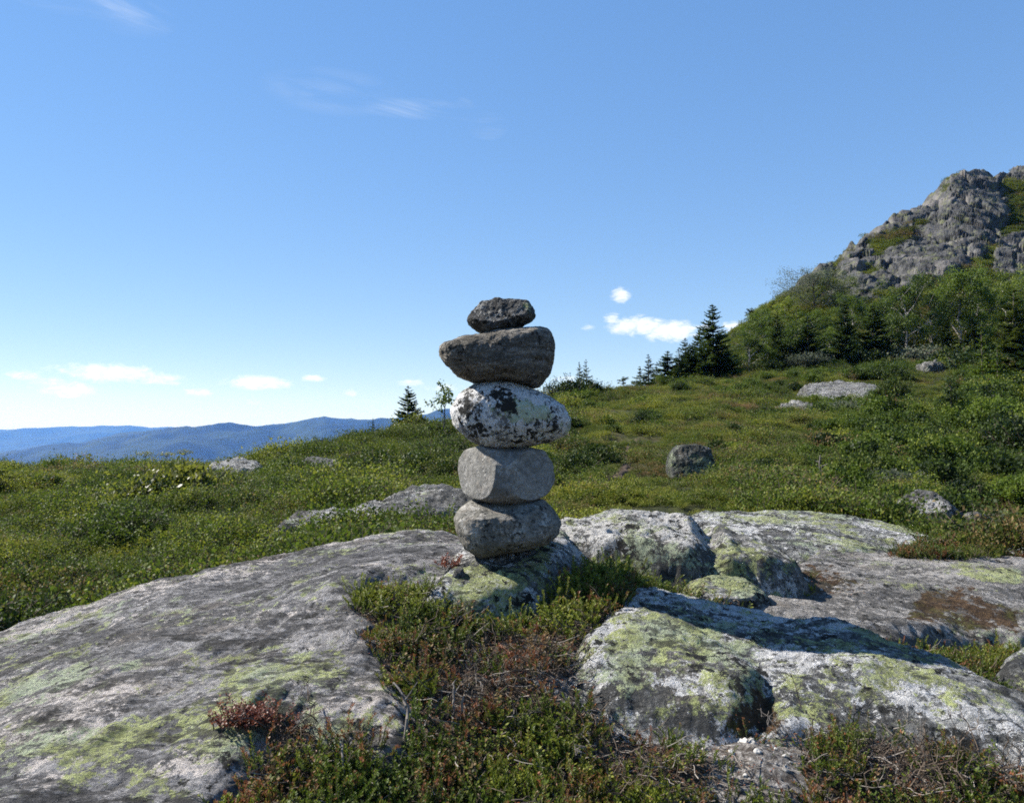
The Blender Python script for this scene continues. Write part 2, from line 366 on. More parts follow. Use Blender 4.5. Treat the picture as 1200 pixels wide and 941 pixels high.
# ------------------------------------------------------------------ rocks as patches of bedrock
ROCKS = []   # evaluators for keeping plants off bare rock
def rock_patch(name, label, outline, inner, mat, margin=.18, drop=.30, rim=.05, res=.012, detail=None, extra=None, zones=(), ragged=.03, seed=1):
    O = np.array([pix(*o) for o in outline]); I = np.array([pix(*o) for o in inner]) if len(inner) else np.zeros((0, 3))
    A = np.r_[O, I]; c = A[:, :2].mean(0)
    f = tps(A[:, :2] - c, A[:, 2], 1e-3)
    poly = O[:, :2]
    lo = poly.min(0) - margin; hi = poly.max(0) + margin
    def base(q, want_sd=False):
        sd = sdist(q, poly)
        sd = sd + fbm(q, 3.5, 4, seed + 50) * ragged * 1.6 + fbm(q, 14., 3, seed + 51) * ragged * .5
        t = np.clip((sd + rim) / (margin + rim), 0, 1.3)
        z = f(q - c) - drop * t ** 1.7
        return z, sd
    nx = int((hi[0] - lo[0]) / res) + 1; ny = int((hi[1] - lo[1]) / res) + 1
    gx, gy = np.meshgrid(np.linspace(lo[0], hi[0], nx), np.linspace(lo[1], hi[1], ny))
    q = np.c_[gx.ravel(), gy.ravel()]
    z, sd = base(q)
    if detail is not None: z = z + detail(q)
    if extra is not None: z = z + extra(q)
    V = np.c_[q, z]
    ppx, ppy = proj(V)
    at = {'lich': np.zeros(len(V)), 'wht': np.zeros(len(V)), 'moss': np.zeros(len(V))}
    for key, amt, pl in zones:
        d = sdist(np.c_[ppx, ppy], np.array(pl, float))
        at[key] = at[key] + amt * sstep(14, -14, d)
    keep = sd < margin
    Fc = gridfaces(ny, nx, keep)
    org = np.array([poly[:, 0].mean(), poly[:, 1].mean(), float(np.min(z[keep]))])
    V, Fc, at = compact(V, Fc, at)
    o = link(name, mesh(name, V - org, Fc, mat, True, None, at), None, org)
    tag(o, label, 'rock')
    ROCKS.append((lo, hi, lambda Q: base(Q)[0] + (extra(Q) if extra is not None else 0)))
    return o

def rock_top(x, y):
    Q = np.c_[x, y]; out = np.full(len(Q), -1e9)
    for lo, hi, fn in ROCKS:
        m = (Q[:, 0] > lo[0]) & (Q[:, 0] < hi[0]) & (Q[:, 1] > lo[1]) & (Q[:, 1] < hi[1])
        if m.any(): out[m] = np.maximum(out[m], fn(Q[m]))
    return out

def flaky(ang, st=.35, amp=.02, sc=3.0, seed=3):
    ca, sa = math.cos(ang), math.sin(ang)
    def d(q):
        r = np.c_[(q[:, 0] * ca + q[:, 1] * sa) * st, -q[:, 0] * sa + q[:, 1] * ca]
        n = fbm(r, sc, 5, seed, .55)
        return terrace(n, 9.0, .12) * amp * 2.4 + terrace(fbm(r, sc * 4, 4, seed + 9, .55), 5.0, .12) * amp * .9 + fbm(r, 34., 3, seed + 4, .65) * amp * .35 + terrace(fbm(q, 9., 4, seed + 5, .6), 6, .15) * amp * .55 + fbm(q, 1.3, 3, seed + 2) * amp * 1.5
    return d

M_dome = rock_material('grey_gneiss', (.12, .117, .12), (.43, .415, .415), (.66, .60, .56), lich=-.11, wht=-.14, blk=-.10, fleck=.02, stretch=(R(58), .27))
M_slab = rock_material('lichen_gneiss', (.085, .085, .083), (.40, .40, .39), (.74, .73, .72), lich=-.06, wht=-.02, blk=-.04, stretch=(R(-20), .6))
M_mound = rock_material('mound_gneiss', (.085, .085, .08), (.28, .275, .262), (.68, .66, .63), lich=-.08, wht=-.04, blk=-.04)
M_flat = rock_material('pale_gneiss', (.14, .133, .125), (.34, .322, .305), (.50, .47, .44), lich=-.20, wht=-.02, blk=-.06, stretch=(R(-5), .5))
M_midrock = rock_material('field_rock', (.10, .10, .095), (.28, .272, .265), (.54, .53, .51), lich=-.20, wht=-.10, blk=-.03, scale=.8)

# the long grey dome on the left
rock_patch('rock_outcrop', 'long grey lichen-streaked bedrock dome sloping across the lower left foreground',
    [(232, 945, 2.40), (262, 908, 2.52), (285, 872, 2.64), (280, 838, 2.76), (305, 812, 2.86), (365, 812, 2.87), (415, 838, 2.78), (458, 862, 2.72), (470, 822, 2.88), (436, 775, 3.10), (436, 740, 3.26), (408, 704, 3.50), (402, 678, 3.70), (450, 667, 3.84), (520, 668, 3.90), (552, 655, 4.1),
     (572, 636, 4.6), (535, 622, 5.0), (490, 619, 5.1), (400, 634, 5.0), (300, 654, 4.85), (200, 676, 4.7), (100, 705, 4.6), (0, 736, 4.5), (-100, 775, 4.3), (-300, 880, 3.7), (-400, 1000, 2.8), (-100, 1150, 1.9), (150, 1060, 2.05)],
    [(200, 850, 2.8), (100, 900, 2.6), (200, 760, 3.35), (350, 770, 3.2), (300, 700, 3.95), (400, 655, 4.45), (100, 800, 3.15), (0, 800, 3.55), (0, 870, 2.85), (0, 941, 2.42), (200, 700, 4.1), (100, 740, 3.95), (480, 640, 4.5), (255, 830, 2.84)],
    M_dome, .35, .42, .06, .0115, flaky(R(58), .26, .014, 3.6, 3), None,
    [('wht', .75, [(20, 900), (90, 830), (150, 800), (165, 815), (120, 870), (60, 930), (10, 930)]), ('wht', .7, [(160, 690), (250, 665), (330, 650), (330, 662), (220, 690), (165, 708)]), ('wht', 1.1, [(415, 790), (450, 800), (470, 855), (440, 860), (425, 825)]),
     ('wht', .8, [(265, 855), (320, 850), (330, 880), (290, 890)]), ('wht', .6, [(180, 870), (240, 860), (250, 900), (190, 910)]),
     ('lich', .55, [(0, 750), (90, 712), (150, 700), (130, 760), (60, 830), (0, 850)]), ('lich', .75, [(210, 775), (300, 755), (400, 755), (405, 785), (330, 800), (220, 800)]), ('lich', .6, [(150, 720), (215, 690), (235, 715), (170, 735)]),
     ('lich', .5, [(60, 870), (160, 850), (170, 890), (80, 930)]), ('lich', .8, [(255, 830), (300, 815), (300, 860), (262, 880)]), ('lich', .6, [(150, 905), (210, 905), (230, 941), (150, 941)])], .03, 1)

# the rock the cairn stands on
rock_patch('cairn_rock', 'low pale green lichened rock carrying the stone cairn', [(505, 688, 3.62), (550, 700, 3.56), (600, 692, 3.62), (635, 676, 3.72), (655, 660, 3.86), (672, 642, 4.15), (668, 624, 4.6), (600, 618, 4.75), (545, 632, 4.5), (525, 662, 3.95)],
    [(545, 672, 3.75), (600, 664, 3.80), (564, 652, 3.88), (600, 648, 3.95), (640, 640, 4.02), (660, 636, 4.15), (600, 633, 4.25), (620, 654, 3.86)],
    M_slab, .16, .34, .05, .010, flaky(R(10), .5, .011, 3.5, 23), None,
    [('lich', .7, [(520, 655), (560, 655), (640, 660), (640, 690), (540, 700), (510, 680)]), ('wht', .5, [(640, 635), (700, 628), (700, 650), (650, 655)])], .035, 2)

# the broad slab with the cairn's shadow
_lump = np.array([pix(*p)[:2] for p in [(672, 735, 3.30), (680, 785, 3.03), (715, 822, 2.87), (775, 836, 2.81), (835, 850, 2.76), (872, 838, 2.80), (892, 795, 2.98), (872, 752, 3.19), (800, 722, 3.4), (725, 715, 3.45)]])
_basin = np.array([pix(*p)[:2] for p in [(850, 850, 2.76), (880, 800, 2.96), (905, 785, 3.04), (925, 830, 2.85), (910, 865, 2.7)]])
def slab_extra(q):
    s = sdist(q, _lump) + fbm(q, 5, 4, 77) * .035
    b = sdist(q, _basin) + fbm(q, 6, 3, 78) * .03
    return .045 * sstep(.035, -.075, s) - .05 * sstep(.02, -.09, b) - .025
rock_patch('rock_slab', 'broad green-lichened granite slab lying right of the cairn with its long shadow', [(738, 674, 3.95), (728, 700, 3.56), (708, 726, 3.36), (686, 748, 3.23), (680, 785, 3.03), (708, 820, 2.88), (770, 838, 2.82), (830, 852, 2.77), (880, 856, 2.74), (935, 850, 2.77), (1000, 848, 2.77), (1075, 842, 2.79), (1150, 850, 2.74), (1215, 868, 2.67), (1330, 905, 2.55), (1420, 890, 2.7), (1320, 845, 2.95), (1200, 804, 3.08), (1130, 772, 3.26), (1060, 744, 3.43), (1010, 729, 3.56), (930, 714, 3.72), (880, 706, 3.82), (800, 690, 3.98), (765, 680, 4.08)],
    [(760, 740, 3.26), (870, 738, 3.32), (980, 762, 3.15), (800, 792, 3.0), (950, 812, 2.91), (1080, 802, 2.95), (850, 822, 2.86), (900, 765, 3.16), (1040, 770, 3.15), (1160, 830, 2.83), (770, 702, 3.6), (755, 690, 3.75), (960, 735, 3.42), (830, 710, 3.62)],
    M_slab, .20, .36, .05, .0105, flaky(R(-20), .6, .016, 3.0, 43), slab_extra,
    [('lich', .55, [(720, 740), (860, 730), (1000, 740), (1080, 780), (1000, 830), (900, 850), (760, 830), (700, 790)]), ('wht', .8, [(690, 700), (760, 700), (740, 735), (690, 770), (670, 750)]), ('wht', .7, [(700, 670), (740, 672), (900, 705), (1020, 735), (980, 745), (850, 728), (740, 700)]),
     ('wht', .6, [(1000, 800), (1100, 800), (1190, 840), (1190, 870), (1080, 840)]), ('wht', .7, [(880, 755), (960, 755), (1040, 775), (1000, 785), (900, 775)]), ('lich', .5, [(1030, 755), (1130, 780), (1120, 800), (1050, 785)]), ('moss', .7, [(845, 850), (880, 800), (905, 815), (920, 858), (880, 870)])], .035, 3)  # moss zone puts the crevice's shade beside the lump into the colour

# the mound behind it
_crease = np.array([pix(*p)[:2] for p in [(820, 602, 5.4), (838, 640, 4.6), (822, 682, 4.2)]])
def mound_extra(q):
    d = np.full(len(q), 9.)
    for a, b in zip(_crease[:-1], _crease[1:]):
        e = b - a; t = np.clip(((q - a) @ e) / (e @ e), 0, 1); d = np.minimum(d, np.linalg.norm(q - a - t[:, None] * e, axis=1))
    k = .09 * np.exp(-(d / .07) ** 2)
    return -k + .05 * ridged(q, 2.6, 3, 61) - .03
rock_patch('rock_mound', 'rounded whitish bedrock hump with a shaded lichened front, right behind the cairn', [(640, 640, 4.75), (665, 640, 4.50), (700, 640, 4.44), (760, 642, 4.40), (810, 650, 4.36), (850, 655, 4.36), (900, 664, 4.38), (940, 672, 4.5), (938, 660, 4.75), (905, 643, 4.95), (870, 626, 5.1), (840, 613, 5.25), (810, 602, 5.4), (760, 598, 5.45), (700, 603, 5.4), (655, 612, 5.3)],
    [(700, 618, 4.9), (760, 613, 4.95), (810, 620, 4.85), (870, 642, 4.7), (910, 656, 4.6), (660, 625, 4.85)],
    M_mound, .20, .52, .07, .0105, flaky(R(15), .5, .014, 3.2, 83), mound_extra,
    [('wht', 1.0, [(640, 612), (700, 600), (790, 598), (830, 615), (830, 640), (790, 640), (760, 622), (650, 632)]), ('lich', .7, [(690, 640), (760, 640), (770, 690), (700, 700), (660, 670)]), ('lich', .8, [(850, 630), (940, 660), (940, 680), (840, 680), (835, 650)])], .02, 4)  # white zone: pale rock plus sunlight on the top-left, put into the colour

rock_patch('rock_dome', 'low green-lichened rock dome lying behind the whitish hump on the right', [(800, 606, 6.3), (850, 596, 6.9), (920, 596, 7.0), (1000, 604, 6.9), (1060, 619, 6.7), (1130, 636, 6.3), (1128, 642, 6.05), (1060, 642, 5.75), (1000, 645, 5.55), (940, 650, 5.35), (880, 635, 5.5)],
    [(860, 612, 6.1), (930, 618, 6.1), (1000, 622, 6.2), (1060, 631, 6.1)],
    M_slab, .25, .35, .05, .014, flaky(R(-15), .5, .016, 2.6, 103), None,
    [('lich', .5, [(880, 600), (980, 605), (1010, 630), (940, 640)]), ('wht', .5, [(820, 600), (900, 600), (880, 640)]), ('wht', .6, [(1020, 615), (1100, 632), (1060, 640)])], .03, 5)

rock_patch('rock_shelf', 'flat pale weathered bedrock shelf with brown moss, beyond the slab on the right', [(800, 706, 4.12), (900, 712, 4.0), (960, 722, 3.92), (1040, 738, 3.85), (1075, 735, 4.05), (1130, 732, 4.25), (1230, 745, 4.15), (1420, 770, 4.1), (1420, 660, 5.4), (1230, 655, 5.65), (1150, 650, 5.75), (1060, 655, 5.45), (1030, 642, 5.8), (960, 645, 5.5), (930, 665, 4.95), (900, 690, 4.55), (850, 700, 4.3)],
    [(950, 695, 4.5), (1050, 690, 4.65), (1150, 690, 4.75), (1100, 715, 4.4), (1000, 712, 4.25), (1180, 668, 5.15), (1100, 665, 5.2), (1200, 710, 4.6), (990, 665, 5.05)],
    M_flat, .16, .22, .04, .0125, flaky(R(0), .5, .015, 2.4, 123), None,
    [('moss', .62, [(900, 660), (960, 660), (1020, 680), (1000, 695), (930, 700), (890, 690)]), ('moss', .66, [(1070, 700), (1160, 700), (1200, 720), (1200, 740), (1100, 738), (1060, 728)]), ('lich', .9, [(1130, 668), (1200, 660), (1200, 690), (1150, 690)]), ('lich', .8, [(1010, 682), (1080, 680), (1085, 692), (1020, 696)]), ('moss', .5, [(1080, 690), (1140, 685), (1150, 700), (1080, 705)])], .05, 6)

rock_patch('edge_rock', 'small green-lichened rock at the right edge beside the mossy hollow', [(1180, 775, 3.55), (1192, 752, 3.85), (1230, 745, 4.0), (1290, 760, 4.0), (1290, 800, 3.6), (1215, 795, 3.45)], [(1225, 762, 3.8)], M_slab, .10, .25, .04, .011, flaky(R(-15), .5, .012, 3, 143), None, [('lich', .5, [(1170, 740), (1230, 740), (1230, 800), (1170, 800)])], .02, 7)
rock_patch('pale_ledge', 'flat pale rock ledge at the right edge beyond the lichened dome', [(1130, 652, 6.2), (1200, 660, 6.1), (1330, 668, 6.2), (1330, 645, 7.0), (1200, 641, 7.0), (1145, 641, 6.7)], [(1180, 650, 6.5)], M_flat, .15, .2, .04, .016, flaky(R(0), .5, .012, 3, 163), None, [('lich', .3, [(1100, 630), (1230, 630), (1230, 660), (1100, 660)])], .05, 8)
# outcrop between the dwarf birch left of the cairn
rock_patch('field_outcrop', 'pale broken rock ledge half hidden in shrubs left of the cairn', [(325, 616, 7.6), (375, 614, 7.8), (430, 612, 7.9), (500, 600, 8.2), (560, 595, 8.4), (570, 576, 9.2), (530, 568, 9.4), (490, 570, 9.3), (450, 583, 8.9), (400, 592, 8.7), (350, 600, 8.5)], [(400, 601, 8.3), (480, 588, 8.7), (530, 580, 8.9)], M_midrock, .25, .35, .08, .02, flaky(R(20), .6, .035, 1.8, 183), None, [('wht', .8, [(370, 590), (450, 585), (450, 615), (370, 615)])], .08, 9)
rock_patch('hill_outcrop', 'white-grey bare rock outcrop on the green slope under the wooded cliff', [(935, 464, 42.5), (960, 470, 41), (1000, 474, 40), (1030, 471, 41), (1042, 460, 43.5), (1028, 450, 46), (985, 446, 49.5), (945, 449, 48.5)], [(985, 456, 45), (1015, 460, 43.5)], M_midrock, .8, 1.5, .4, .07, flaky(R(20), .6, .07, .5, 203), None, [('wht', .3, [(940, 445), (1000, 445), (1020, 470), (950, 470)])], .3, 10)
rock_patch('flat_outcrop', 'small low pale rock on the slope, left below the big white outcrop', [(912, 478, 36), (945, 480, 35.5), (962, 474, 37), (935, 469, 38.5)], [(938, 475, 37)], M_midrock, .6, .5, .3, .07, flaky(R(10), .6, .07, .6, 223), None, [('wht', .4, [(830, 455), (940, 455), (940, 490), (830, 490)])], .5, 11)
rock_patch('pool_rock', 'grey-white rock beside the little pool on the left skyline', [(240, 551, 22.5), (300, 549, 23), (305, 541, 25), (280, 537, 26), (255, 541, 25)], [(275, 541, 24.3)], M_midrock, .3, .4, .15, .035, flaky(R(10), .6, .06, .9, 243), None, [('wht', .6, [(230, 530), (310, 530), (310, 555), (230, 555)])], .1, 12)
rock_patch('flat_field_rock', 'dull grey flat rock in low heath below the small bush on the left skyline', [(352, 546, 21), (400, 546, 21), (398, 538, 24), (360, 537, 24)], [(378, 540, 22.6)], M_midrock, .25, .35, .12, .035, flaky(R(10), .6, .05, .9, 263), None, [], .1, 13)

# ------------------------------------------------------------------ free stones
def cubesphere(n):
    t = np.linspace(-1, 1, n); t = np.tan(t * np.pi / 4)
    a, b = np.meshgrid(t, t); o = np.ones_like(a); V = []; Fs = []
    for k, (X, Y, Z) in enumerate([(o, a, b), (-o, -a, b), (-a, o, b), (a, -o, b), (a, b, o), (-a, b, -o)]):
        V.append(np.c_[X.ravel(), Y.ravel(), Z.ravel()]); Fs.append(gridfaces(n, n) + k * n * n)
    V = np.concatenate(V); Fs = np.concatenate(Fs)
    V /= np.linalg.norm(V, axis=1, keepdims=True)
    key = np.round(V * 1e5).astype(np.int64)
    _, idx, inv = np.unique(key, axis=0, return_index=True, return_inverse=True)
    return V[idx], inv.ravel()[Fs]

def stone(name, label, cat, outline, Y, depth, mat, n=90, p=2.6, planes=(), amp=.012, seed=1, group=None, lumps=.03, zones=(), flat_ends=1.0):
    """a boulder whose side-on outline is drawn, with its own depth and chiselled planes"""
    O = np.array(outline, float); c2 = np.array([(O[:, 0].min() + O[:, 0].max()) / 2, (O[:, 1].min() + O[:, 1].max()) / 2])
    ctr = pix(c2[0], c2[1], Y)
    W = np.array([pix(a, b, Y) - ctr for a, b in O])
    th = np.arctan2(W[:, 2], W[:, 0]); rr = np.hypot(W[:, 0], W[:, 2]); od = np.argsort(th); th = th[od]; rr = rr[od]
    # polygon radius by ray casting, smoothed
    T = np.linspace(-np.pi, np.pi, 721)[:-1]; px, pz = rr * np.cos(th), rr * np.sin(th)
    rad = np.full(720, .01)
    for i in range(len(th)):
        j = (i + 1) % len(th); ex, ez = px[j] - px[i], pz[j] - pz[i]
        den = np.cos(T) * ez - np.sin(T) * ex
        s = (px[i] * ez - pz[i] * ex) / np.where(np.abs(den) < 1e-9, 1e-9, den)
        w = (s * np.cos(T) - px[i]) * ex + (s * np.sin(T) - pz[i]) * ez
        ok = (s > 0) & (w >= -1e-9) & (w <= ex * ex + ez * ez + 1e-9); rad = np.where(ok, np.maximum(rad, s), rad)
    kern = np.hanning(25); kern /= kern.sum()
    rad = np.convolve(np.r_[rad[-30:], rad, rad[:30]], kern, 'same')[30:-30] * 1.012
    D, Fc = cubesphere(n)
    rho = np.hypot(D[:, 0], D[:, 2]); tt = np.arctan2(D[:, 2], D[:, 0])
    r = np.interp(tt, np.r_[T, np.pi], np.r_[rad, rad[0]])
    mr = np.sqrt((rad ** 2).mean()); r = mr + (r - mr) * sstep(0, .55, rho)
    k = 1.0 / (rho ** p + np.abs(D[:, 1]) ** p) ** (1 / p)
    V = np.c_[D[:, 0] * k * r, D[:, 1] * k * depth, D[:, 2] * k * r]
    for nrm, dist in planes:
        nrm = np.array(nrm, float); nrm /= np.linalg.norm(nrm)
        s = V @ nrm - dist * mr; V = V - nrm * (np.maximum(s, 0) * .92)[:, None]
    N = V / (np.linalg.norm(V, axis=1, keepdims=True) + 1e-9)
    sz = mr / .2
    d = fbm(V + seed * 3.1, 3.2 / sz, 3, seed) * lumps * sz + fbm(V, 11 / sz, 4, seed + 3, .6) * amp * sz + fbm(V, 45 / sz, 3, seed + 6, .6) * amp * .28 * sz
    V = V + N * d[:, None]
    zb = V[:, 2].min(); V[:, 2] -= zb
    at = {'lich': np.zeros(len(V)), 'wht': np.zeros(len(V)), 'moss': np.zeros(len(V)), 'dark': np.zeros(len(V))}
    wp = V + ctr + np.array([0, 0, zb]); ppx, ppy = proj(wp); front = wp[:, 1] < Y + depth * .5
    for key, a, pl in zones:
        at[key] += a * sstep(5, -5, sdist(np.c_[ppx, ppy], np.array(pl, float))) * front
    loc = ctr + np.array([0, 0, zb])
    o = link(name, mesh(name, V, Fc, mat, True, None, at), None, loc)
    return tag(o, label, cat, group)

YC = 3.98
M_fb = rock_material('field_boulder_rock', (.06, .065, .058), (.22, .225, .205), (.42, .42, .40), lich=-.22, wht=-.22, blk=-.02, lcol=(.20, .25, .13))
M_s1 = rock_material('stone_dark', (.05, .05, .05), (.22, .215, .205), (.40, .39, .365), lich=-.25, wht=-.12, blk=-.02, scale=2.2, bump=.9)
M_s2 = rock_material('stone_brown', (.12, .108, .09), (.38, .345, .30), (.48, .445, .40), lich=-.5, wht=-.22, blk=-.08, scale=1.9, bump=.9, stretch=(0, .22, .22), crack=.3)
M_s3 = rock_material('stone_white', (.13, .127, .122), (.32, .312, .304), (.66, .65, .64), lich=-.18, wht=.13, blk=-.03, scale=1.9, bump=.6, crack=.0, lcol=(.26, .29, .13), fleck=-.25)
M_s4 = rock_material('stone_grey', (.15, .146, .136), (.275, .266, .25), (.37, .36, .34), lich=-.8, wht=-.15, blk=-.2, scale=2.4, bump=.5, crack=.2, fleck=-.25)
M_s5 = rock_material('stone_spotted', (.11, .105, .09), (.24, .225, .20), (.40, .38, .345), lich=-.4, wht=-.12, blk=.02, scale=2.8, bump=.5, crack=.2)
G = 'stones stacked in the cairn'
stone('stacked_stone', 'small dark rough stone on the very top of the cairn', 'stone', [(548.4, 375.7), (552.4, 367.5), (563.5, 354.9), (581.4, 351.9), (599.2, 353.1), (617, 354), (624.5, 363.8), (627.5, 370.5), (621.5, 376.4), (602, 386.8), (581.4, 391.3), (569.5, 394.5), (562, 388.3), (553, 382.4)], YC - .02, .14, M_s1, 90, 2.7, [((-.1, -.75, .65), .70)], .018, 11, G, .018, [('wht', .5, [(550, 372), (562, 354), (590, 352), (592, 368), (566, 374)]), ('lich', .9, [(612, 354), (624, 358), (620, 366), (610, 362)])])  # white zone paints the sunlit upper left paler
stone('stacked_stone', 'wide brownish flat-topped stone, second from the top of the cairn, jutting out left', 'stone', [(515, 411), (519, 404.5), (540, 397.5), (569.5, 392.5), (605, 385.9), (633.4, 384.9), (644, 390), (648, 399.5), (647.6, 423.3), (641, 441), (626, 453), (599, 449.5), (559, 449), (550, 444.5), (537, 440.4), (519, 423)], YC, .24, M_s2, 110, 2.9, [((0, -.6, -.75), .98)], .013, 12, G, .016)
stone('stacked_stone', 'white oval stone blotched with black and green lichen, middle of the cairn', 'stone', [(528.6, 482.7), (537.4, 465.5), (560.4, 449.4), (594.8, 445.3), (633, 458.7), (660, 475), (668.7, 492), (663.7, 507.6), (640.8, 517.5), (606, 525.8), (571.9, 525.8), (549, 514.3), (533.6, 500)], YC, .23, M_s3, 110, 2.3, [], .009, 13, G, .016, [('lich', .9, [(568, 470), (590, 468), (640, 474), (650, 492), (600, 492), (572, 486)]), ('dark', 1.0, [(574, 456), (592, 452), (606, 464), (604, 480), (588, 484), (576, 470)]), ('dark', .55, [(530, 476), (546, 462), (552, 480), (540, 496)]), ('dark', .35, [(540, 498), (600, 496), (660, 488), (660, 505), (600, 520), (555, 515)]), ('wht', .5, [(600, 448), (660, 475), (640, 478), (605, 470)])])
stone('stacked_stone', 'smooth grey block with a bright angled left face, second from the bottom', 'stone', [(535.3, 550.8), (537, 537.4), (545, 527.8), (562, 523), (596.5, 524.8), (623.3, 524.9), (636.7, 527.8), (647.2, 545), (649, 562.2), (642.4, 577.5), (627, 586), (606, 591), (585, 590.5), (562, 584), (543, 576.6)], YC, .21, M_s4, 110, 2.9, [((-.82, -.55, .10), .80), ((.0, -.72, .68), .97), ((.62, -.78, .05), .92)], .006, 14, G, .012)
stone('stacked_stone', 'grey-buff boulder speckled black at the bottom of the cairn', 'stone', [(533.4, 606.2), (539, 596.7), (556.3, 586), (596.5, 588), (634.7, 586), (644.3, 596.7), (655.8, 612), (653.9, 625.3), (642.4, 634.9), (606, 644), (564, 652.5), (546.8, 641), (537, 621.5)], YC - .02, .23, M_s5, 110, 2.6, [((-.15, -.35, .92), .80)], .008, 15, G, .018)

stone('small_boulder', 'low mossy green boulder lying in front of the whitish hump', 'rock', [(800, 697), (812, 683), (835, 677), (870, 679), (890, 690), (900, 705), (885, 718), (830, 718), (800, 712)], 4.22, .22, M_slab, 70, 2.5, [((0, -.3, .95), .62)], .016, 16, None, .02, [('lich', .8, [(790, 670), (910, 670), (910, 700), (790, 700)])])
stone('loose_stone', 'fist-sized dark stone lying at the left foot of the cairn', 'stone', [(529, 676), (534, 667), (542, 666), (546, 674), (542, 681), (531, 681)], 3.72, .035, M_s1, 30, 2.3, [], .01, 17, None, .02)
stone('field_boulder', 'squarish grey boulder standing alone in the green slope right of the cairn', 'boulder', [(784, 545), (788, 530), (796, 523), (815, 521), (829, 525), (834, 540), (833, 560), (808, 566), (784, 560)], 15.3, .40, M_fb, 60, 5.5, [((-.3, -.8, .25), .85)], .014, 18, None, .02, [('lich', .9, [(780, 532), (840, 532), (840, 570), (780, 570)])])
stone('white_boulder', 'pointed white rock with grey cap in shrubs at the right', 'boulder', [(1050, 600), (1062, 582), (1078, 574), (1092, 577), (1108, 590), (1128, 605), (1125, 618), (1060, 618)], 9.9, .35, M_midrock, 70, 2.4, [((-.2, -.5, .8), .62)], .02, 19, None, .03, [('wht', .9, [(1050, 585), (1100, 582), (1130, 610), (1050, 610)])])
stone('dark_boulder', 'small dark rough rock just right of the pointed white rock', 'boulder', [(1130, 612), (1133, 602), (1145, 599), (1158, 604), (1160, 615), (1145, 622), (1132, 620)], 9.5, .14, M_s1, 40, 2.6, [], .02, 20, None, .03)
stone('pebble_rock', 'little pale rock farthest right beside the small dark rock', 'boulder', [(1166, 612), (1172, 606), (1180, 608), (1184, 616), (1172, 620)], 9.3, .07, M_midrock, 30, 2.4, [], .02, 21)
stone('slope_boulder', 'grey boulder topped by a small stone below the cliff trees', 'boulder', [(1077, 438), (1078, 427), (1086, 424), (1098, 425), (1106, 430), (1107, 438), (1092, 442)], 62, .9, M_midrock, 40, 3.0, [], .03, 22, None, .04)
stone('perched_stone', 'small pale stone perched on the grey boulder below the cliff trees', 'stone', [(1093, 426), (1095, 421), (1098, 421), (1099, 426)], 62, .16, M_midrock, 16, 2.3, [], .02, 23)
stone('skyline_boulder', 'dark brown boulder on the left skyline near the small spruces', 'boulder', [(397, 523), (402, 515), (409, 512), (413, 518), (412, 524), (402, 527)], 35.5, .35, M_s2, 30, 2.8, [], .03, 24, None, .05)

# ------------------------------------------------------------------ ground sheet
PATH = [(748, 505, 25), (738, 520, 20.5), (733, 535, 16.5), (716, 552, 13), (716, 570, 10.6)]
def ppath(): 
    P = []
    for px, py, Y in PATH:
        p = pix(px, py, Y); P.append((p[0], Y))
    return np.array(P)
_pp = ppath()
def path_dist(q):
    d = np.full(len(q), 99.)
    for a, b in zip(_pp[:-1], _pp[1:]):
        e = b - a; t = np.clip(((q - a) @ e) / (e @ e), 0, 1); d = np.minimum(d, np.linalg.norm(q - a - t[:, None] * e, axis=1))
    return d

def ground_material():
    k = NT('heath_ground'); co = k.n('ShaderNodeTexCoord').outputs['Object']
    n1 = k.noise(co, 38, 8, .72); n2 = k.noise(co, 3.2, 5, .6); n3 = k.noise(co, .35, 4, .55)
    near = k.mix(k.step(n1, .36, .64), (.030, .020, .013), (.11, .082, .058))
    near = k.mix(k.math('MULTIPLY', k.step(k.noise(co, 120, 3, .7), .56, .66), .8), near, (.26, .22, .18))
    grav = k.mix(k.step(n1, .38, .62), (.055, .045, .038), k.mix(k.step(k.noise(co, 60, 4, .7), .42, .6), (.16, .145, .13), (.38, .355, .33)))
    near = k.mix(k.step(k.math('ADD', k.attr('gravel'), k.math('MULTIPLY', k.math('SUBTRACT', n1, .5), .9)), .35, .6), near, grav)
    far = k.mix(k.step(n2, .35, .65), (.018, .022, .008), (.048, .052, .016))
    far = k.mix(k.math('MULTIPLY', k.step(n3, .5, .64), .6), far, (.085, .062, .028))
    wild = k.mix(k.step(k.noise(co, .004, 6, .6), .4, .6), (.018, .030, .014), (.04, .055, .02))
    c = k.mix(k.attr('field'), near, far); c = k.mix(k.attr('valley'), c, wild)
    bp = k.n('ShaderNodeBump', {'Strength': .8, 'Distance': .03, 'Height': n1})
    k.surf(k.n('ShaderNodeBsdfPrincipled', {'Base Color': c, 'Roughness': .95, 'Normal': bp.outputs[0], 'Specular IOR Level': .15})); return k.m

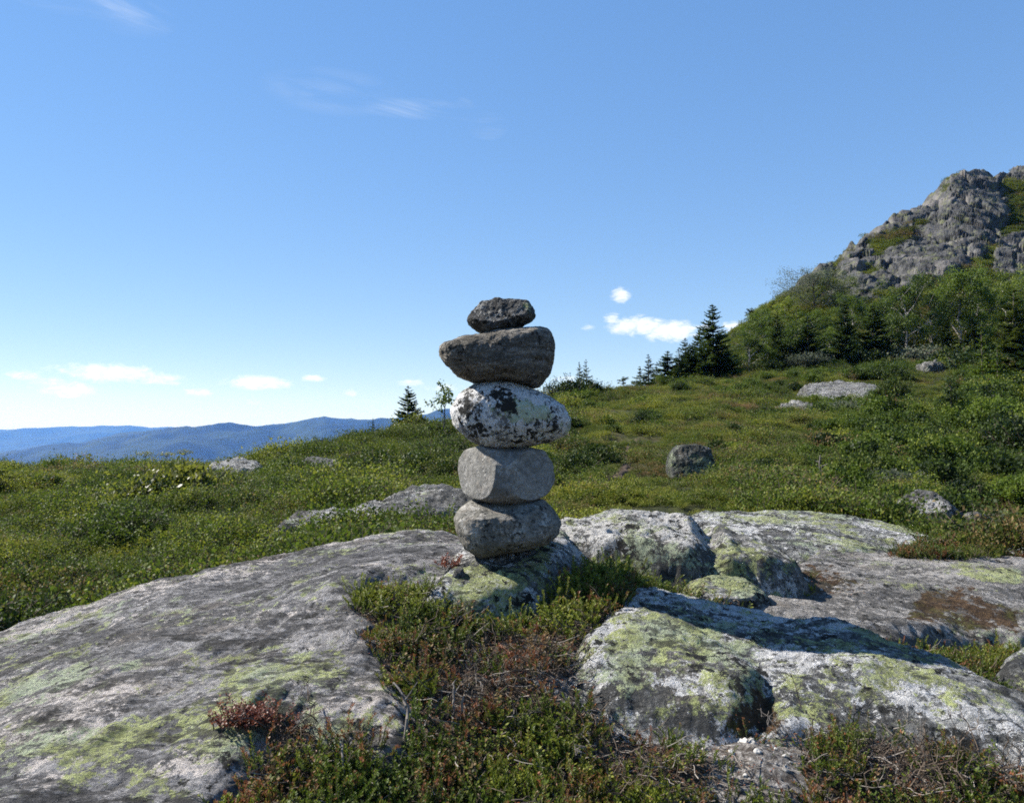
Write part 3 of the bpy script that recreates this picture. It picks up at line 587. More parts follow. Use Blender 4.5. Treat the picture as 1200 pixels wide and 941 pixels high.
ang = np.r_[np.linspace(-180, -56, 40)[:-1], np.linspace(-56, 56, 620), np.linspace(56, 180, 40)[1:]]
rad = np.r_[.25, .8, np.geomspace(1.4, 95, 520), np.geomspace(98, 1000, 60), np.geomspace(1060, 60000, 40)]
A_, R_ = np.meshgrid(np.radians(ang), rad)
gx = (np.sin(A_) * R_).ravel(); gy = (np.cos(A_) * R_).ravel()
gz = soil(gx, gy)
V = np.c_[gx, gy, gz]; ppx, ppy = proj(V)
GRAV = np.array([(790, 858), (830, 846), (900, 850), (945, 862), (940, 900), (960, 945), (800, 945), (830, 900)], float)
GRAV2 = np.array([(610, 780), (690, 745), (700, 800), (690, 830), (640, 830)], float)
grav = np.where(gy > 1, np.maximum(sstep(12, -12, sdist(np.c_[ppx, ppy], GRAV)), .6 * sstep(10, -12, sdist(np.c_[ppx, ppy], GRAV2))), 0)
o = link('ground', mesh('ground', V, gridfaces(len(rad), len(ang)), ground_material(), True, None, {'gravel': grav, 'field': np.clip((R_.ravel() - 4.5) / 2.5, 0, 1), 'valley': np.clip((R_.ravel() - 150) / 400, 0, 1)}))
tag(o, kind='structure')

# trodden path through the heath
tt = np.linspace(0, len(_pp) - 1, 160); cxy = np.c_[np.interp(tt, np.arange(len(_pp)), _pp[:, 0]), np.interp(tt, np.arange(len(_pp)), _pp[:, 1])]
tg = np.gradient(cxy, axis=0); tg /= np.linalg.norm(tg, axis=1, keepdims=True); nr = np.c_[tg[:, 1], -tg[:, 0]]
wv = .13 + .06 * fbm(np.c_[tt, tt * 0], .8, 3, 9)
Q = (cxy[:, None] + nr[:, None] * (np.linspace(-1, 1, 9)[None, :, None] * wv[:, None, None])).reshape(-1, 2)
Q = Q + np.c_[fbm(Q, 2.5, 3, 31), fbm(Q, 2.5, 3, 32)] * .12
ed = np.tile(np.abs(np.linspace(-1, 1, 9)), len(tt))
pz = soil(Q[:, 0], Q[:, 1]) + .035 - .08 * ed ** 4 + fbm(Q, 9, 3, 33) * .012
tag(link('path', mesh('path', np.c_[Q, pz], gridfaces(len(tt), 9), plain_material('trodden_earth', (.032, .021, .014), (.10, .068, .045), 22, .95, .8, .03))), kind='structure')

# little pool on the left skyline
wc = pix(258, 546, 24.5); t = np.linspace(0, 2 * np.pi, 49)[:-1]
wr = 1 + .18 * np.sin(3 * t + 1) + .1 * np.sin(5 * t)
wx = wc[0] + 1.15 * wr * np.cos(t); wy = wc[1] + 1.6 * wr * np.sin(t)
wz = float(np.percentile(soil(wx, wy), 70)) + .05
k = NT('pool_water'); b = k.n('ShaderNodeBsdfPrincipled', {'Base Color': (.02, .03, .035, 1), 'Roughness': .04, 'Specular IOR Level': .6}); k.surf(b)
WV = np.r_[[[wc[0], wc[1], wz]], np.c_[wx, wy, np.full(48, wz)]]
me = bpy.data.meshes.new('water'); me.from_pydata(WV.tolist(), [], [(0, i + 1, (i + 1) % 48 + 1) for i in range(48)]); me.materials.append(k.m)
tag(link('water', me), kind='structure')
POOL = (wc[0], wc[1])

# ------------------------------------------------------------------ wooded crag on the right
_hx = np.array([760, 800, 830, 845, 858, 880, 905, 935, 960, 985, 995, 1010, 1040, 1047, 1070, 1100, 1106, 1114, 1126, 1142, 1165, 1200, 1300, 1450, 1700, 2000.])
_hc = np.array([462, 452, 432, 412, 399, 374, 357, 341, 321, 311, 299, 286, 265, 257, 249, 240, 226, 211, 207, 209, 207, 199, 178, 170, 200, 270.])
_bx = np.array([760, 850, 950, 1100, 1200, 1500, 2000.]); _bp = np.array([462, 443, 428, 424, 424, 430, 440.]); _bY = np.array([63, 72, 76, 77, 77, 78, 78.])
_tx = np.array([760, 860, 1000, 1200, 2000.]); _tY = np.array([75, 98, 122, 142, 160.])
def hill_Y(px, py):
    pb = np.interp(px, _bx, _bp); pc = np.interp(px, _hx, _hc)
    t = np.clip((pb - py) / np.maximum(pb - pc, 2), 0, 1)
    return np.interp(px, _bx, _bY) + (np.interp(px, _tx, _tY) - np.interp(px, _bx, _bY)) * t ** 1.15
CL = [[(975, 358), (985, 318), (998, 292), (1040, 254), (1078, 246), (1103, 232), (1112, 208), (1142, 205), (1166, 214), (1184, 232), (1182, 258), (1166, 290), (1148, 312), (1118, 328), (1085, 336), (1050, 345), (1018, 360)],
      [(1165, 285), (1210, 268), (1300, 280), (1300, 345), (1200, 340), (1165, 325)], [(968, 352), (985, 330), (1000, 350), (985, 372), (970, 368)], [(935, 340), (960, 318), (978, 318), (950, 345)], [(850, 400), (868, 382), (880, 372), (885, 380), (862, 402)], [(1165, 205), (1200, 196), (1230, 200), (1200, 216), (1170, 218)], [(1230, 190), (1500, 170), (1500, 260), (1300, 260)]]
GR = [[(1022, 292), (1050, 275), (1090, 258), (1092, 263), (1058, 282), (1028, 298)], [(1182, 228), (1210, 216), (1210, 262), (1184, 268)], [(1010, 322), (1026, 314), (1030, 324), (1014, 334)]]
ns, nt = 560, 300
S, T = np.meshgrid(np.r_[np.linspace(770, 1240, 460), np.linspace(1246, 1900, 100)], np.r_[np.linspace(-.12, 1.0, 220), np.linspace(1.012, 2.2, 80)])
S = S.ravel(); T = T.ravel(); Tc = np.clip(T, 0, 1)
pb = np.interp(S, _bx, _bp); pc = np.interp(S, _hx, _hc)
_sx = np.arange(700, 2050, 2.0); _kn = np.hanning(71); _kn /= _kn.sum(); _sc = np.interp(_sx, _hx, _hc); _ss = np.convolve(np.pad(_sc, 35, 'edge'), _kn, 'valid')
pcs = np.interp(S, _sx, _ss); py = pb + (pcs - pb) * Tc + (pc - pcs) * Tc ** 7
Yh = np.interp(S, _bx, _bY) + (np.interp(S, _tx, _tY) - np.interp(S, _bx, _bY)) * Tc ** 1.15
HV = np.stack([pix(a, b, c) for a, b, c in zip(S, py, Yh)])
ov = np.maximum(T - 1, 0); un = np.maximum(-T, 0)
HV[:, 1] += ov * 70 - un * 60; HV[:, 2] += -ov * ov * 25 - ov * 14 - un * 22
rockm = np.zeros(len(HV)); edge = fbm(HV, .25, 4, 301) * 11
for pl in CL: rockm = np.maximum(rockm, sstep(5, -5, sdist(np.c_[S, py], np.array(pl, float)) + edge))
for pl in GR: rockm = np.minimum(rockm, sstep(-5, 5, sdist(np.c_[S, py], np.array(pl, float)) + edge))
rockm = np.where(T > 1, np.maximum(rockm, .4), rockm)
rockm = np.maximum(rockm, .8 * sstep(.55, .75, fbm(HV, .18, 4, 305)) * sstep(.35, .6, Tc))
Hs = HV * np.array([1, .75, 1.15])
wp_ = Hs + np.c_[fbm(Hs, .12, 3, 311), fbm(Hs, .12, 3, 312), fbm(Hs, .12, 3, 313)] * 3.0
c1, f1, f2 = worley(np.c_[wp_[:, 0] * .8 + wp_[:, 2] * .5, wp_[:, 1] * .7, wp_[:, 2] * .9 - wp_[:, 0] * .35] * .15, 71); c2, g1, g2 = worley(wp_ * .45 + 3, 72); c3, h1, h2 = worley(wp_ * 1.1, 73)
crag = (.5 - f1) * .7 + (c1 - .5) * 1.9 - .40 * np.exp(-((f2 - f1) / .06) ** 2) + (c2 - .5) * .7 - .12 * np.exp(-((g2 - g1) / .10) ** 2) + (.45 - h1) * .2 + fbm(HV, .9, 4, 315) * .28 + .75 * ridged(np.c_[HV[:, 0] * .7 + HV[:, 2] * .9, HV[:, 1] * .3, (HV[:, 2] * .8 - HV[:, 0] * .5) * .25], .5, 4, 318)
soft = fbm(HV, .12, 4, 316) * 1.1 + fbm(HV, .8, 4, 317) * .30
disp = (crag * rockm + soft * (1 - rockm)) * sstep(-.02, .12, T)
nrm = np.array([-.25, -.62, .70]); HV = HV + disp[:, None] * nrm
HF = gridfaces(nt, ns)
M_crag = NT('crag')
k = M_crag; co = k.n('ShaderNodeTexCoord').outputs['Object']
n1 = k.noise(co, 1.1, 9, .7, .3); n2 = k.noise(co, .25, 5, .6); n4 = k.noise(co, 5, 6, .72)
rc = k.mix(k.step(k.math('ADD', k.math('MULTIPLY', n1, .6), k.math('MULTIPLY', n4, .45)), .38, .68), (.026, .027, .028), (.112, .111, .110))
rc = k.mix(k.step(n2, .5, .66), rc, k.mix(n4, (.09, .083, .08), (.22, .205, .195)))
rc = k.mix(k.math('MULTIPLY', k.step(k.noise(co, .8, 7, .7), .53, .62), .7), rc, (.15, .16, .075))
rc = k.mix(k.math('MULTIPLY', k.step(k.noise(co, 2.2, 7, .72), .58, .66), .8), rc, (.045, .043, .042))
gc = k.mix(k.step(n4, .36, .64), (.035, .042, .014), (.085, .092, .028)); gc = k.mix(k.step(n1, .5, .62), gc, (.09, .066, .030))
nz = k.n('ShaderNodeSeparateXYZ', {0: k.n('ShaderNodeNewGeometry').outputs['Normal']}).outputs[2]
rk = k.math('ADD', k.attr('rock'), k.math('ADD', k.math('MULTIPLY', k.math('SUBTRACT', n1, .5), .9), k.math('MULTIPLY', k.math('SUBTRACT', .66, nz), 1.0)))
c = k.mix(k.step(rk, .42, .56), gc, rc)
bp = k.n('ShaderNodeBump', {'Strength': .9, 'Distance': .35, 'Height': k.math('ADD', n1, k.math('MULTIPLY', n4, .5))})
k.surf(k.n('ShaderNodeBsdfPrincipled', {'Base Color': c, 'Roughness': .92, 'Normal': bp.outputs[0], 'Specular IOR Level': .2}))
tag(link('hill', mesh('hill', HV, HF, M_crag.m, True, None, {'rock': rockm})), kind='structure')

# ------------------------------------------------------------------ far ranges across the valley
def ridge(profile, Y, depth, seed, amp, base=-405):
    s = np.arange(-900, 2101, 4.0); pr = np.array(profile, float)
    cy = np.interp(s, pr[:, 0], pr[:, 1])
    crest = np.stack([pix(a, b, Y) for a, b in zip(s, cy)])
    tt = np.r_[np.linspace(0, 1, 46), np.linspace(1.06, 2, 14)]
    V = []
    for t in tt:
        k_ = sstep(0, 1, t) if t <= 1 else sstep(2, 1, t)
        prof = .35 * min(t, 2 - t) + .65 * k_
        P = crest.copy(); P[:, 1] = Y + (t - 1) * depth; P[:, 0] = crest[:, 0] * (P[:, 1] / Y)
        P[:, 2] = base + (crest[:, 2] - base) * prof
        V.append(P)
    V = np.concatenate(V); T = np.repeat(tt, len(s))
    w = 1e3 / Y * 9
    n = ridged(V[:, :2], .00035 * w, 5, seed) - .9 + .4 * fbm(V[:, :2], .002 * w, 4, seed + 7)
    V[:, 2] += n * amp * np.clip(T * (2 - T) * 1.2, 0, 1) * (1 - .82 * np.exp(-((T - 1) / .10) ** 2))
    V[:, 2] += fbm(V[:, :2], .012 * w, 3, seed + 3) * amp * .06
    V[:, 2] = np.maximum(V[:, 2], base)
    return V, gridfaces(len(tt), len(s))
M_far = NT('far_forest'); k = M_far; co = k.n('ShaderNodeTexCoord').outputs['Object']
c = k.mix(k.step(k.noise(co, .0016, 7, .65), .42, .58), (.008, .016, .009), (.022, .034, .014))
c = k.mix(k.math('MULTIPLY', k.step(k.noise(co, .0007, 6, .6), .56, .66), .25), c, (.055, .06, .04))
k.surf(k.n('ShaderNodeBsdfPrincipled', {'Base Color': c, 'Roughness': .95, 'Specular IOR Level': .1}))
for prof, Y, dp, sd, am in [([(-900, 560), (-300, 548), (0, 539), (50, 531), (100, 523), (150, 511), (195, 504), (215, 502), (235, 504), (280, 504.5), (320, 502.5), (350, 497.5), (372, 494), (381, 491.5), (392, 494), (410, 495.5), (440, 491.5), (470, 490), (500, 488), (525, 485), (560, 480), (700, 472), (1000, 480), (2100, 500)], 9000, 4200, 401, 150),
                            ([(-900, 512), (-200, 509), (0, 507), (60, 505.5), (150, 503.6), (230, 504), (400, 506), (900, 505), (2100, 512)], 19000, 5000, 402, 190),
                            ([(-900, 506), (150, 504.5), (250, 502), (330, 501.2), (420, 503), (900, 502), (2100, 506)], 30000, 6000, 403, 200)]:
    Vr, Fr = ridge(prof, Y, dp, sd, am)
    tag(link('hills', mesh('hills', Vr, Fr, M_far.m)), kind='structure')

# ------------------------------------------------------------------ plants: source meshes that the ground cover repeats
def curve_pts(base, d, ln, droop, n=5, wob=.06):
    t = np.linspace(0, 1, n)[:, None]
    p = base + d * ln * t + np.array([0, 0, -droop * ln]) * t ** 2 + rng.normal(size=(n, 3)) * wob * ln * t
    return p

def src_crowberry(nsh=8, h=.062, spread=.04, nn=44, nl=.0095, nw=.0030):
    m = MB()
    for s in range(nsh):
        a = rng.uniform(0, 6.28); tilt = rng.uniform(.1, .9)
        d = np.array([math.cos(a) * tilt, math.sin(a) * tilt, 1.]); d /= np.linalg.norm(d)
        b = np.array([math.cos(a), math.sin(a), 0]) * rng.uniform(0, spread)
        p = curve_pts(b, d, h * rng.uniform(.6, 1.25), rng.uniform(-.1, .3), 5)
        m.tube(p, np.linspace(.0016, .0007, 5), 1, 3)
        t = np.linspace(.18, 1, nn) ** .8; x = np.stack([np.interp(t, np.linspace(0, 1, 5), p[:, i]) for i in range(3)], 1)
        al = np.arange(nn) * 2.4 + rng.uniform(0, 6); out = np.stack([np.cos(al), np.sin(al), np.full(nn, .75)], 1) + d * .5
        m.leaves(x, out, rdir(nn) * .5 + d, nl * rng.uniform(.75, 1.2, nn), nw * rng.uniform(.8, 1.3, nn), 0, np.clip(t * .7 + rng.uniform(-.25, .25, nn), 0, 1))
    return m

def src_lingon(nsh=6, h=.07, spread=.04, nl=.013):
    m = MB()
    for s in range(nsh):
        a = rng.uniform(0, 6.28); tilt = rng.uniform(.1, .8)
        d = np.array([math.cos(a) * tilt, math.sin(a) * tilt, 1.]); d /= np.linalg.norm(d)
        p = curve_pts(np.array([math.cos(a), math.sin(a), 0]) * rng.uniform(0, spread), d, h * rng.uniform(.6, 1.3), .1, 5)
        m.tube(p, np.linspace(.0014, .0007, 5), 1, 3)
        nn = 15; t = np.linspace(.25, 1, nn); x = np.stack([np.interp(t, np.linspace(0, 1, 5), p[:, i]) for i in range(3)], 1)
        al = np.arange(nn) * 2.4; out = np.stack([np.cos(al), np.sin(al), rng.uniform(.2, .9, nn)], 1)
        m.leaves(x, out, np.array([0, 0, 1.]) + rdir(nn) * .45, nl * rng.uniform(.7, 1.2, nn), nl * .55, 0)
    return m

def src_twigs(n=7, ln=.11, spread=.05, mi=1):
    m = MB()
    for s in range(n):
        a = rng.uniform(0, 6.28); e = rng.uniform(.1, 1.1)
        d = np.array([math.cos(a), math.sin(a), e]); d /= np.linalg.norm(d)
        p = curve_pts(np.array([rng.normal() * spread, rng.normal() * spread, 0]), d, ln * rng.uniform(.5, 1.4), .2, 6, .10)
        m.tube(p, np.linspace(.0022, .0007, 6), mi, 3)
        for j in range(3):
            q = p[rng.integers(2, 5)]; d2 = d + rdir(1)[0] * .8
            m.tube(curve_pts(q, d2 / np.linalg.norm(d2), ln * .4 * rng.uniform(.5, 1.2), .1, 4, .1), np.linspace(.0012, .0005, 4), mi, 3)
    return m

def src_litter():
    m = MB(); n = 26
    c = np.c_[rng.normal(size=(n, 2)) * .045, rng.uniform(.002, .012, n)]
    m.leaves(c, rdir(n) * np.array([1, 1, .25]), np.array([0, 0, 1.]) + rdir(n) * .4, rng.uniform(.005, .013, n), rng.uniform(.002, .006, n), 0)
    for j in range(4):
        p = np.r_[rng.normal(size=2) * .04, .004]; a = rng.uniform(0, 6.28)
        m.tube(curve_pts(p, np.array([math.cos(a), math.sin(a), .08]), rng.uniform(.03, .09), 0, 4, .08), .0012, 1, 3)
    return m

def src_dwarfbirch(nst=15, h=.30, spread=.09, nl=.029, per=13):
    m = MB()
    for s in range(nst):
        a = rng.uniform(0, 6.28); tilt = rng.uniform(.3, 1.9)
        d = np.array([math.cos(a) * tilt, math.sin(a) * tilt, 1.]); d /= np.linalg.norm(d)
        p = curve_pts(np.array([math.cos(a), math.sin(a), 0]) * rng.uniform(0, spread), d, h * rng.uniform(.65, 1.25), rng.uniform(0, .3), 5, .07)
        m.tube(p, np.linspace(.0035, .0012, 5), 1, 3)
        t = rng.uniform(.2, 1, per); x = np.stack([np.interp(t, np.linspace(0, 1, 5), p[:, i]) for i in range(3)], 1) + rng.normal(size=(per, 3)) * .022
        m.leaves(x, rdir(per) + np.array([0, 0, .5]), rdir(per) + np.array([-.2, 0, .6]), nl * rng.uniform(.6, 1.2, per), nl * .80, 0, np.clip(.15 + .4 * t + rng.uniform(-.3, .3, per), 0, 1))
    return m

def src_heath(n=48, rad=.19, h=.16, nl=.031, per=6):
    m = MB()
    for s in range(n):
        a = rng.uniform(0, 6.28); r = rad * math.sqrt(rng.random())
        b = np.array([math.cos(a) * r, math.sin(a) * r, 0]); hh = h * (1 - .55 * (r / rad) ** 2) * rng.uniform(.7, 1.25)
        t = rng.uniform(.25, 1, per); x = b + np.c_[np.zeros(per), np.zeros(per), t * hh] + rng.normal(size=(per, 3)) * .012
        m.leaves(x, rdir(per) * .8 + np.array([b[0] * 3, b[1] * 3, .8]), rdir(per) + np.array([0, 0, .5]), nl * rng.uniform(.6, 1.3, per), nl * .5, 0, np.clip(.2 + .5 * t + rng.uniform(-.3, .3, per), 0, 1))
    return m

def src_grass(n=60, rad=.10, h=.26):
    m = MB(); a = rng.uniform(0, 6.28, n); r = rad * np.sqrt(rng.random(n))
    b = np.c_[np.cos(a) * r, np.sin(a) * r, np.zeros(n)]; d = np.c_[np.cos(a) * .5, np.sin(a) * .5, np.ones(n)] + rdir(n) * .35
    L = h * rng.uniform(.5, 1.2, n); side = np.cross(d, rdir(n)); side /= np.linalg.norm(side, axis=1, keepdims=True); d /= np.linalg.norm(d, axis=1, keepdims=True)
    mid = b + d * (L * .6)[:, None]; tip = mid + (d + np.c_[np.cos(a), np.sin(a), -.4 * np.ones(n)] * .6) * (L * .4)[:, None]
    w = .0022
    m.quads(np.stack([b - side * w, b + side * w, mid + side * w, mid - side * w], 1), 0)
    m.quads(np.stack([mid - side * w, mid + side * w, tip + side * .0004, tip - side * .0004], 1), 0)
    return m

def bush(nl=4400, leaf=.062, nst=40, flat=.75):
    """dome of leafy stems, 1 high and about 2 across"""
    g = MB(); tr = MB(); per = nl // nst
    for s in range(nst):
        a = rng.uniform(0, 6.28); tilt = .85 * math.sqrt(rng.random())
        d = np.array([math.cos(a) * tilt, math.sin(a) * tilt, .75]); d /= np.linalg.norm(d)
        p = curve_pts(np.array([math.cos(a), math.sin(a), 0]) * rng.uniform(0, .22) - np.array([0, 0, .1]), d, rng.uniform(.7, 1.12), .10, 5, .06)
        tr.tube(p, np.linspace(.022, .006, 5), 0, 4)
        t = rng.uniform(.10, 1.02, per) ** .8; x = np.stack([np.interp(t, np.linspace(0, 1, 5), p[:, i]) for i in range(3)], 1) + rng.normal(size=(per, 3)) * .085
        x[:, 2] = np.maximum(x[:, 2], .02)
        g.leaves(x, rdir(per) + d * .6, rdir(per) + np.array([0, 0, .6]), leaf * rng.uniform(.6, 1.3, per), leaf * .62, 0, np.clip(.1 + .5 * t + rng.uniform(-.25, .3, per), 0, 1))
    n = 1100; v = rdir(n) * (rng.random((n, 1)) ** .4) * np.array([.50, .50, .38]) + np.array([0, 0, .38])  # inner core of larger, darker leaves, added to block light and deepen shade
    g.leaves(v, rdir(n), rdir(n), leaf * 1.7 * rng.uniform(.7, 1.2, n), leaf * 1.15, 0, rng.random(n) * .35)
    return g, tr

def source(name, builders, mats):
    c = bpy.data.collections.new(name)
    for b in builders: c.objects.link(bpy.data.objects.new(name, b.me(name, mats)))
    return c
def src_pebble():
    m = MB(); D, Fq = cubesphere(6); D = D * rng.uniform(.6, 1.3, 3) * np.array([1, 1, .6]); D = D + D * (fbm(D + rng.random() * 9, 1.6, 2, 7) * .5)[:, None]
    m.quads(D[Fq] * .012, 0, rng.random()); return m
def pebble_material():
    k = NT('pebble'); cv = k.attr('tint', 'INSTANCER'); co = k.n('ShaderNodeTexCoord').outputs['Object']
    c = k.mix(cv, (.10, .095, .09), (.46, .44, .41)); c = k.mulc(c, k.math('ADD', .6, k.math('MULTIPLY', k.noise(co, 220, 5, .7), .8)))
    k.surf(k.n('ShaderNodeBsdfPrincipled', {'Base Color': c, 'Roughness': .9, 'Specular IOR Level': .2})); return k.m
SRC = {
 'pebb': source('pebble', [src_pebble() for _ in range(6)], [pebble_material()]),
 'crow': source('crowberry_sprig', [src_crowberry() for _ in range(4)] + [src_crowberry(5, .10, .05, 56)], [M_crow, M_twig]),
 'ling': source('lingonberry_sprig', [src_lingon() for _ in range(3)], [M_leaf, M_twig]),
 'twig': source('dry_twig', [src_twigs() for _ in range(4)], [M_crow, M_twig]),
 'pale': source('pale_dead_twig', [src_twigs(4, .12) for _ in range(3)], [M_crow, M_deadw]),
 'litt': source('leaf_litter', [src_litter() for _ in range(4)], [M_crow, M_deadw]),
 'dbir': source('dwarf_birch', [src_dwarfbirch() for _ in range(5)], [M_leaf, M_twig]),
 'heat': source('bilberry_heath', [src_heath() for _ in range(4)], [M_heath, M_twig]),
 'bush': source('low_shrub', [bush(2600, .072, 28)[0] for _ in range(4)], [M_leaf, M_twig]),
 'gras': source('heath_grass', [src_grass() for _ in range(3)], [M_heath, M_twig]),
}

def cover(name, src, P, rot, scl, tint, dry):
    """one ground-cover object: geometry nodes set the source plants on its points"""
    if not len(P): return
    P = np.asarray(P, np.float32)
    me = bpy.data.meshes.new(name); me.vertices.add(len(P)); me.vertices.foreach_set('co', P.ravel())
    for n, ty, v in (('rot', 'FLOAT_VECTOR', rot), ('scl', 'FLOAT', scl), ('tint', 'FLOAT', tint), ('dry', 'FLOAT', dry)):
        a = me.attributes.new(n, ty, 'POINT'); a.data.foreach_set('vector' if ty == 'FLOAT_VECTOR' else 'value', np.asarray(v, np.float32).ravel())
    a = me.attributes.new('pick', 'INT', 'POINT'); a.data.foreach_set('value', rng.integers(0, len(SRC[src].objects), len(P)).astype(np.int32))
    o = link(name, me); tag(o, kind='stuff')
    g = bpy.data.node_groups.new(name, 'GeometryNodeTree')
    g.interface.new_socket('Geometry', in_out='INPUT', socket_type='NodeSocketGeometry'); g.interface.new_socket('Geometry', in_out='OUTPUT', socket_type='NodeSocketGeometry')
    N = g.nodes; L = g.links
    gi = N.new('NodeGroupInput'); go = N.new('NodeGroupOutput'); ci = N.new('GeometryNodeCollectionInfo'); ip = N.new('GeometryNodeInstanceOnPoints')
    ci.inputs['Collection'].default_value = SRC[src]; ci.inputs['Separate Children'].default_value = True; ci.inputs['Reset Children'].default_value = True
    def at(nm, ty):
        x = N.new('GeometryNodeInputNamedAttribute'); x.data_type = ty; x.inputs[0].default_value = nm; return x.outputs[0]
    L.new(gi.outputs[0], ip.inputs['Points']); L.new(ci.outputs[0], ip.inputs['Instance']); ip.inputs['Pick Instance'].default_value = True
    L.new(at('pick', 'INT'), ip.inputs['Instance Index'])
    er = N.new('FunctionNodeEulerToRotation'); L.new(at('rot', 'FLOAT_VECTOR'), er.inputs[0]); L.new(er.outputs[0], ip.inputs['Rotation'])
    L.new(at('scl', 'FLOAT'), ip.inputs['Scale']); L.new(ip.outputs[0], go.inputs[0])
    md = o.modifiers.new('plants', 'NODES'); md.node_group = g
    return o

def rots(n, tilt=.25): return np.c_[rng.normal(size=(n, 2)) * tilt, rng.uniform(0, 6.28, n)]

def scatter(ymin, ymax, dens, umax=.94):
    n = int(dens * umax * (ymax ** 2 - ymin ** 2))
    y = np.sqrt(rng.uniform(ymin ** 2, ymax ** 2, n)); x = rng.uniform(-umax, umax, n) * y
    z = soil(x, y)
    return np.c_[x, y, z]

def bare(P, tol=.0): return rock_top(P[:, 0], P[:, 1]) > P[:, 2] + tol
def inzone(P, polys, soft=10):
    ppx, ppy = proj(P); m = np.zeros(len(P))
    for pl in polys: m = np.maximum(m, sstep(soft, -soft, sdist(np.c_[ppx, ppy], np.array(pl, float))))
    return m

# --- the foreground: crowberry, lingonberry and dead heather between the rocks
DRY = [[(500, 790), (560, 760), (640, 745), (700, 770), (690, 830), (640, 835), (560, 845), (505, 835)], [(270, 815), (330, 805), (400, 820), (480, 850), (475, 900), (400, 905), (320, 890)], [(640, 840), (760, 850), (820, 880), (820, 941), (740, 930)], [(990, 880), (1090, 860), (1200, 900), (1200, 950), (960, 950)], [(560, 680), (600, 690), (640, 720), (560, 720)]]
LUSH = [[(400, 665), (540, 670), (520, 760), (420, 760)], [(560, 880), (830, 850), (800, 945), (560, 945)], [(940, 860), (1010, 850), (1000, 920), (940, 930)], [(1080, 850), (1200, 860), (1200, 900), (1110, 890)], [(600, 650), (720, 650), (700, 720), (620, 720)]]
N0 = scatter(2.05, 5.9, 1000, .94)
_rt = rock_top(N0[:, 0], N0[:, 1]); _fr = .012 + .16 * np.maximum(fbm(N0[:, :2], 7.0, 3, 505), 0) * (proj(N0)[0] < 560)
N0 = N0[(_rt < N0[:, 2] + _fr) & ((N0[:, 1] < 4.75) | (N0[:, 0] > .2))]; _rt = rock_top(N0[:, 0], N0[:, 1]); N0[:, 2] = np.maximum(N0[:, 2], np.minimum(_rt - .008, N0[:, 2] + .2))
dz = inzone(N0, DRY); gz_ = inzone(N0, [GRAV], 6); lz_ = inzone(N0, LUSH)
nn = fbm(N0[:, :2], 3.4, 4, 501)
ppx, ppy = proj(N0); flat = inzone(N0, [[(760, 660), (1020, 660), (1260, 700), (1260, 750), (1060, 742), (880, 712), (780, 702)]])
r = rng.random(len(N0))
green = (r < np.clip(.80 + nn * .8 - .62 * dz + .25 * lz_ - .9 * flat, 0.05, 1)) & (rng.random(len(N0)) > gz_ * .97)
s = N0[green]; n = len(s)
sl = lz_[green]; sd_ = dz[green]; hp = inzone(s, [[(620, 640), (750, 640), (725, 715), (630, 715)]], 20)
pick = rng.random(n) < .80
tt_ = np.clip(.52 + fbm(s[:, :2], 2.2, 3, 502) * .9 + .25 * sl + rng.normal(size=n) * .16, 0, 1)
dd_ = np.clip(.29 + fbm(s[:, :2], 4.5, 3, 503) * .85 + .20 * sd_ - .10 * sl + rng.normal(size=n) * .10, 0, 1)
sc_ = rng.uniform(.75, 1.35, n) * (1 - .12 * sl + .32 * hp)
cover('crowberry_heath', 'crow', s[pick], rots(pick.sum()), sc_[pick], tt_[pick], dd_[pick])
cover('lingonberry_heath', 'ling', s[~pick], rots((~pick).sum()), sc_[~pick], tt_[~pick], dd_[~pick])
tw = rng.random(len(N0)) < (.04 + .20 * dz) * (1 - .6 * gz_) * (1 - flat); s = N0[tw]
cover('dead_heather', 'twig', s, rots(len(s), .4), rng.uniform(.6, 1.3, len(s)), rng.random(len(s)), np.ones(len(s)))
tw = rng.random(len(N0)) < (.006 + .05 * dz + .03 * gz_) * (1 - flat); s = N0[tw]
cover('dead_twigs', 'pale', s, rots(len(s), .5), rng.uniform(.5, 1.2, len(s)), rng.random(len(s)), np.ones(len(s)))
tw = rng.random(len(N0)) < .01 + .55 * np.maximum(gz_, .6 * inzone(N0, [GRAV2], 8)) + .10 * flat; s = N0[tw]
cover('pebbles', 'pebb', s, rots(len(s), .4), rng.uniform(.25, 1.0, len(s)) ** 2 * 1.5, rng.random(len(s)), np.zeros(len(s)))
tw = rng.random(len(N0)) < .30; s = N0[tw]
cover('leaf_litter', 'litt', s, rots(len(s), .2), rng.uniform(.7, 1.4, len(s)), rng.random(len(s)), rng.uniform(.5, 1, len(s)))

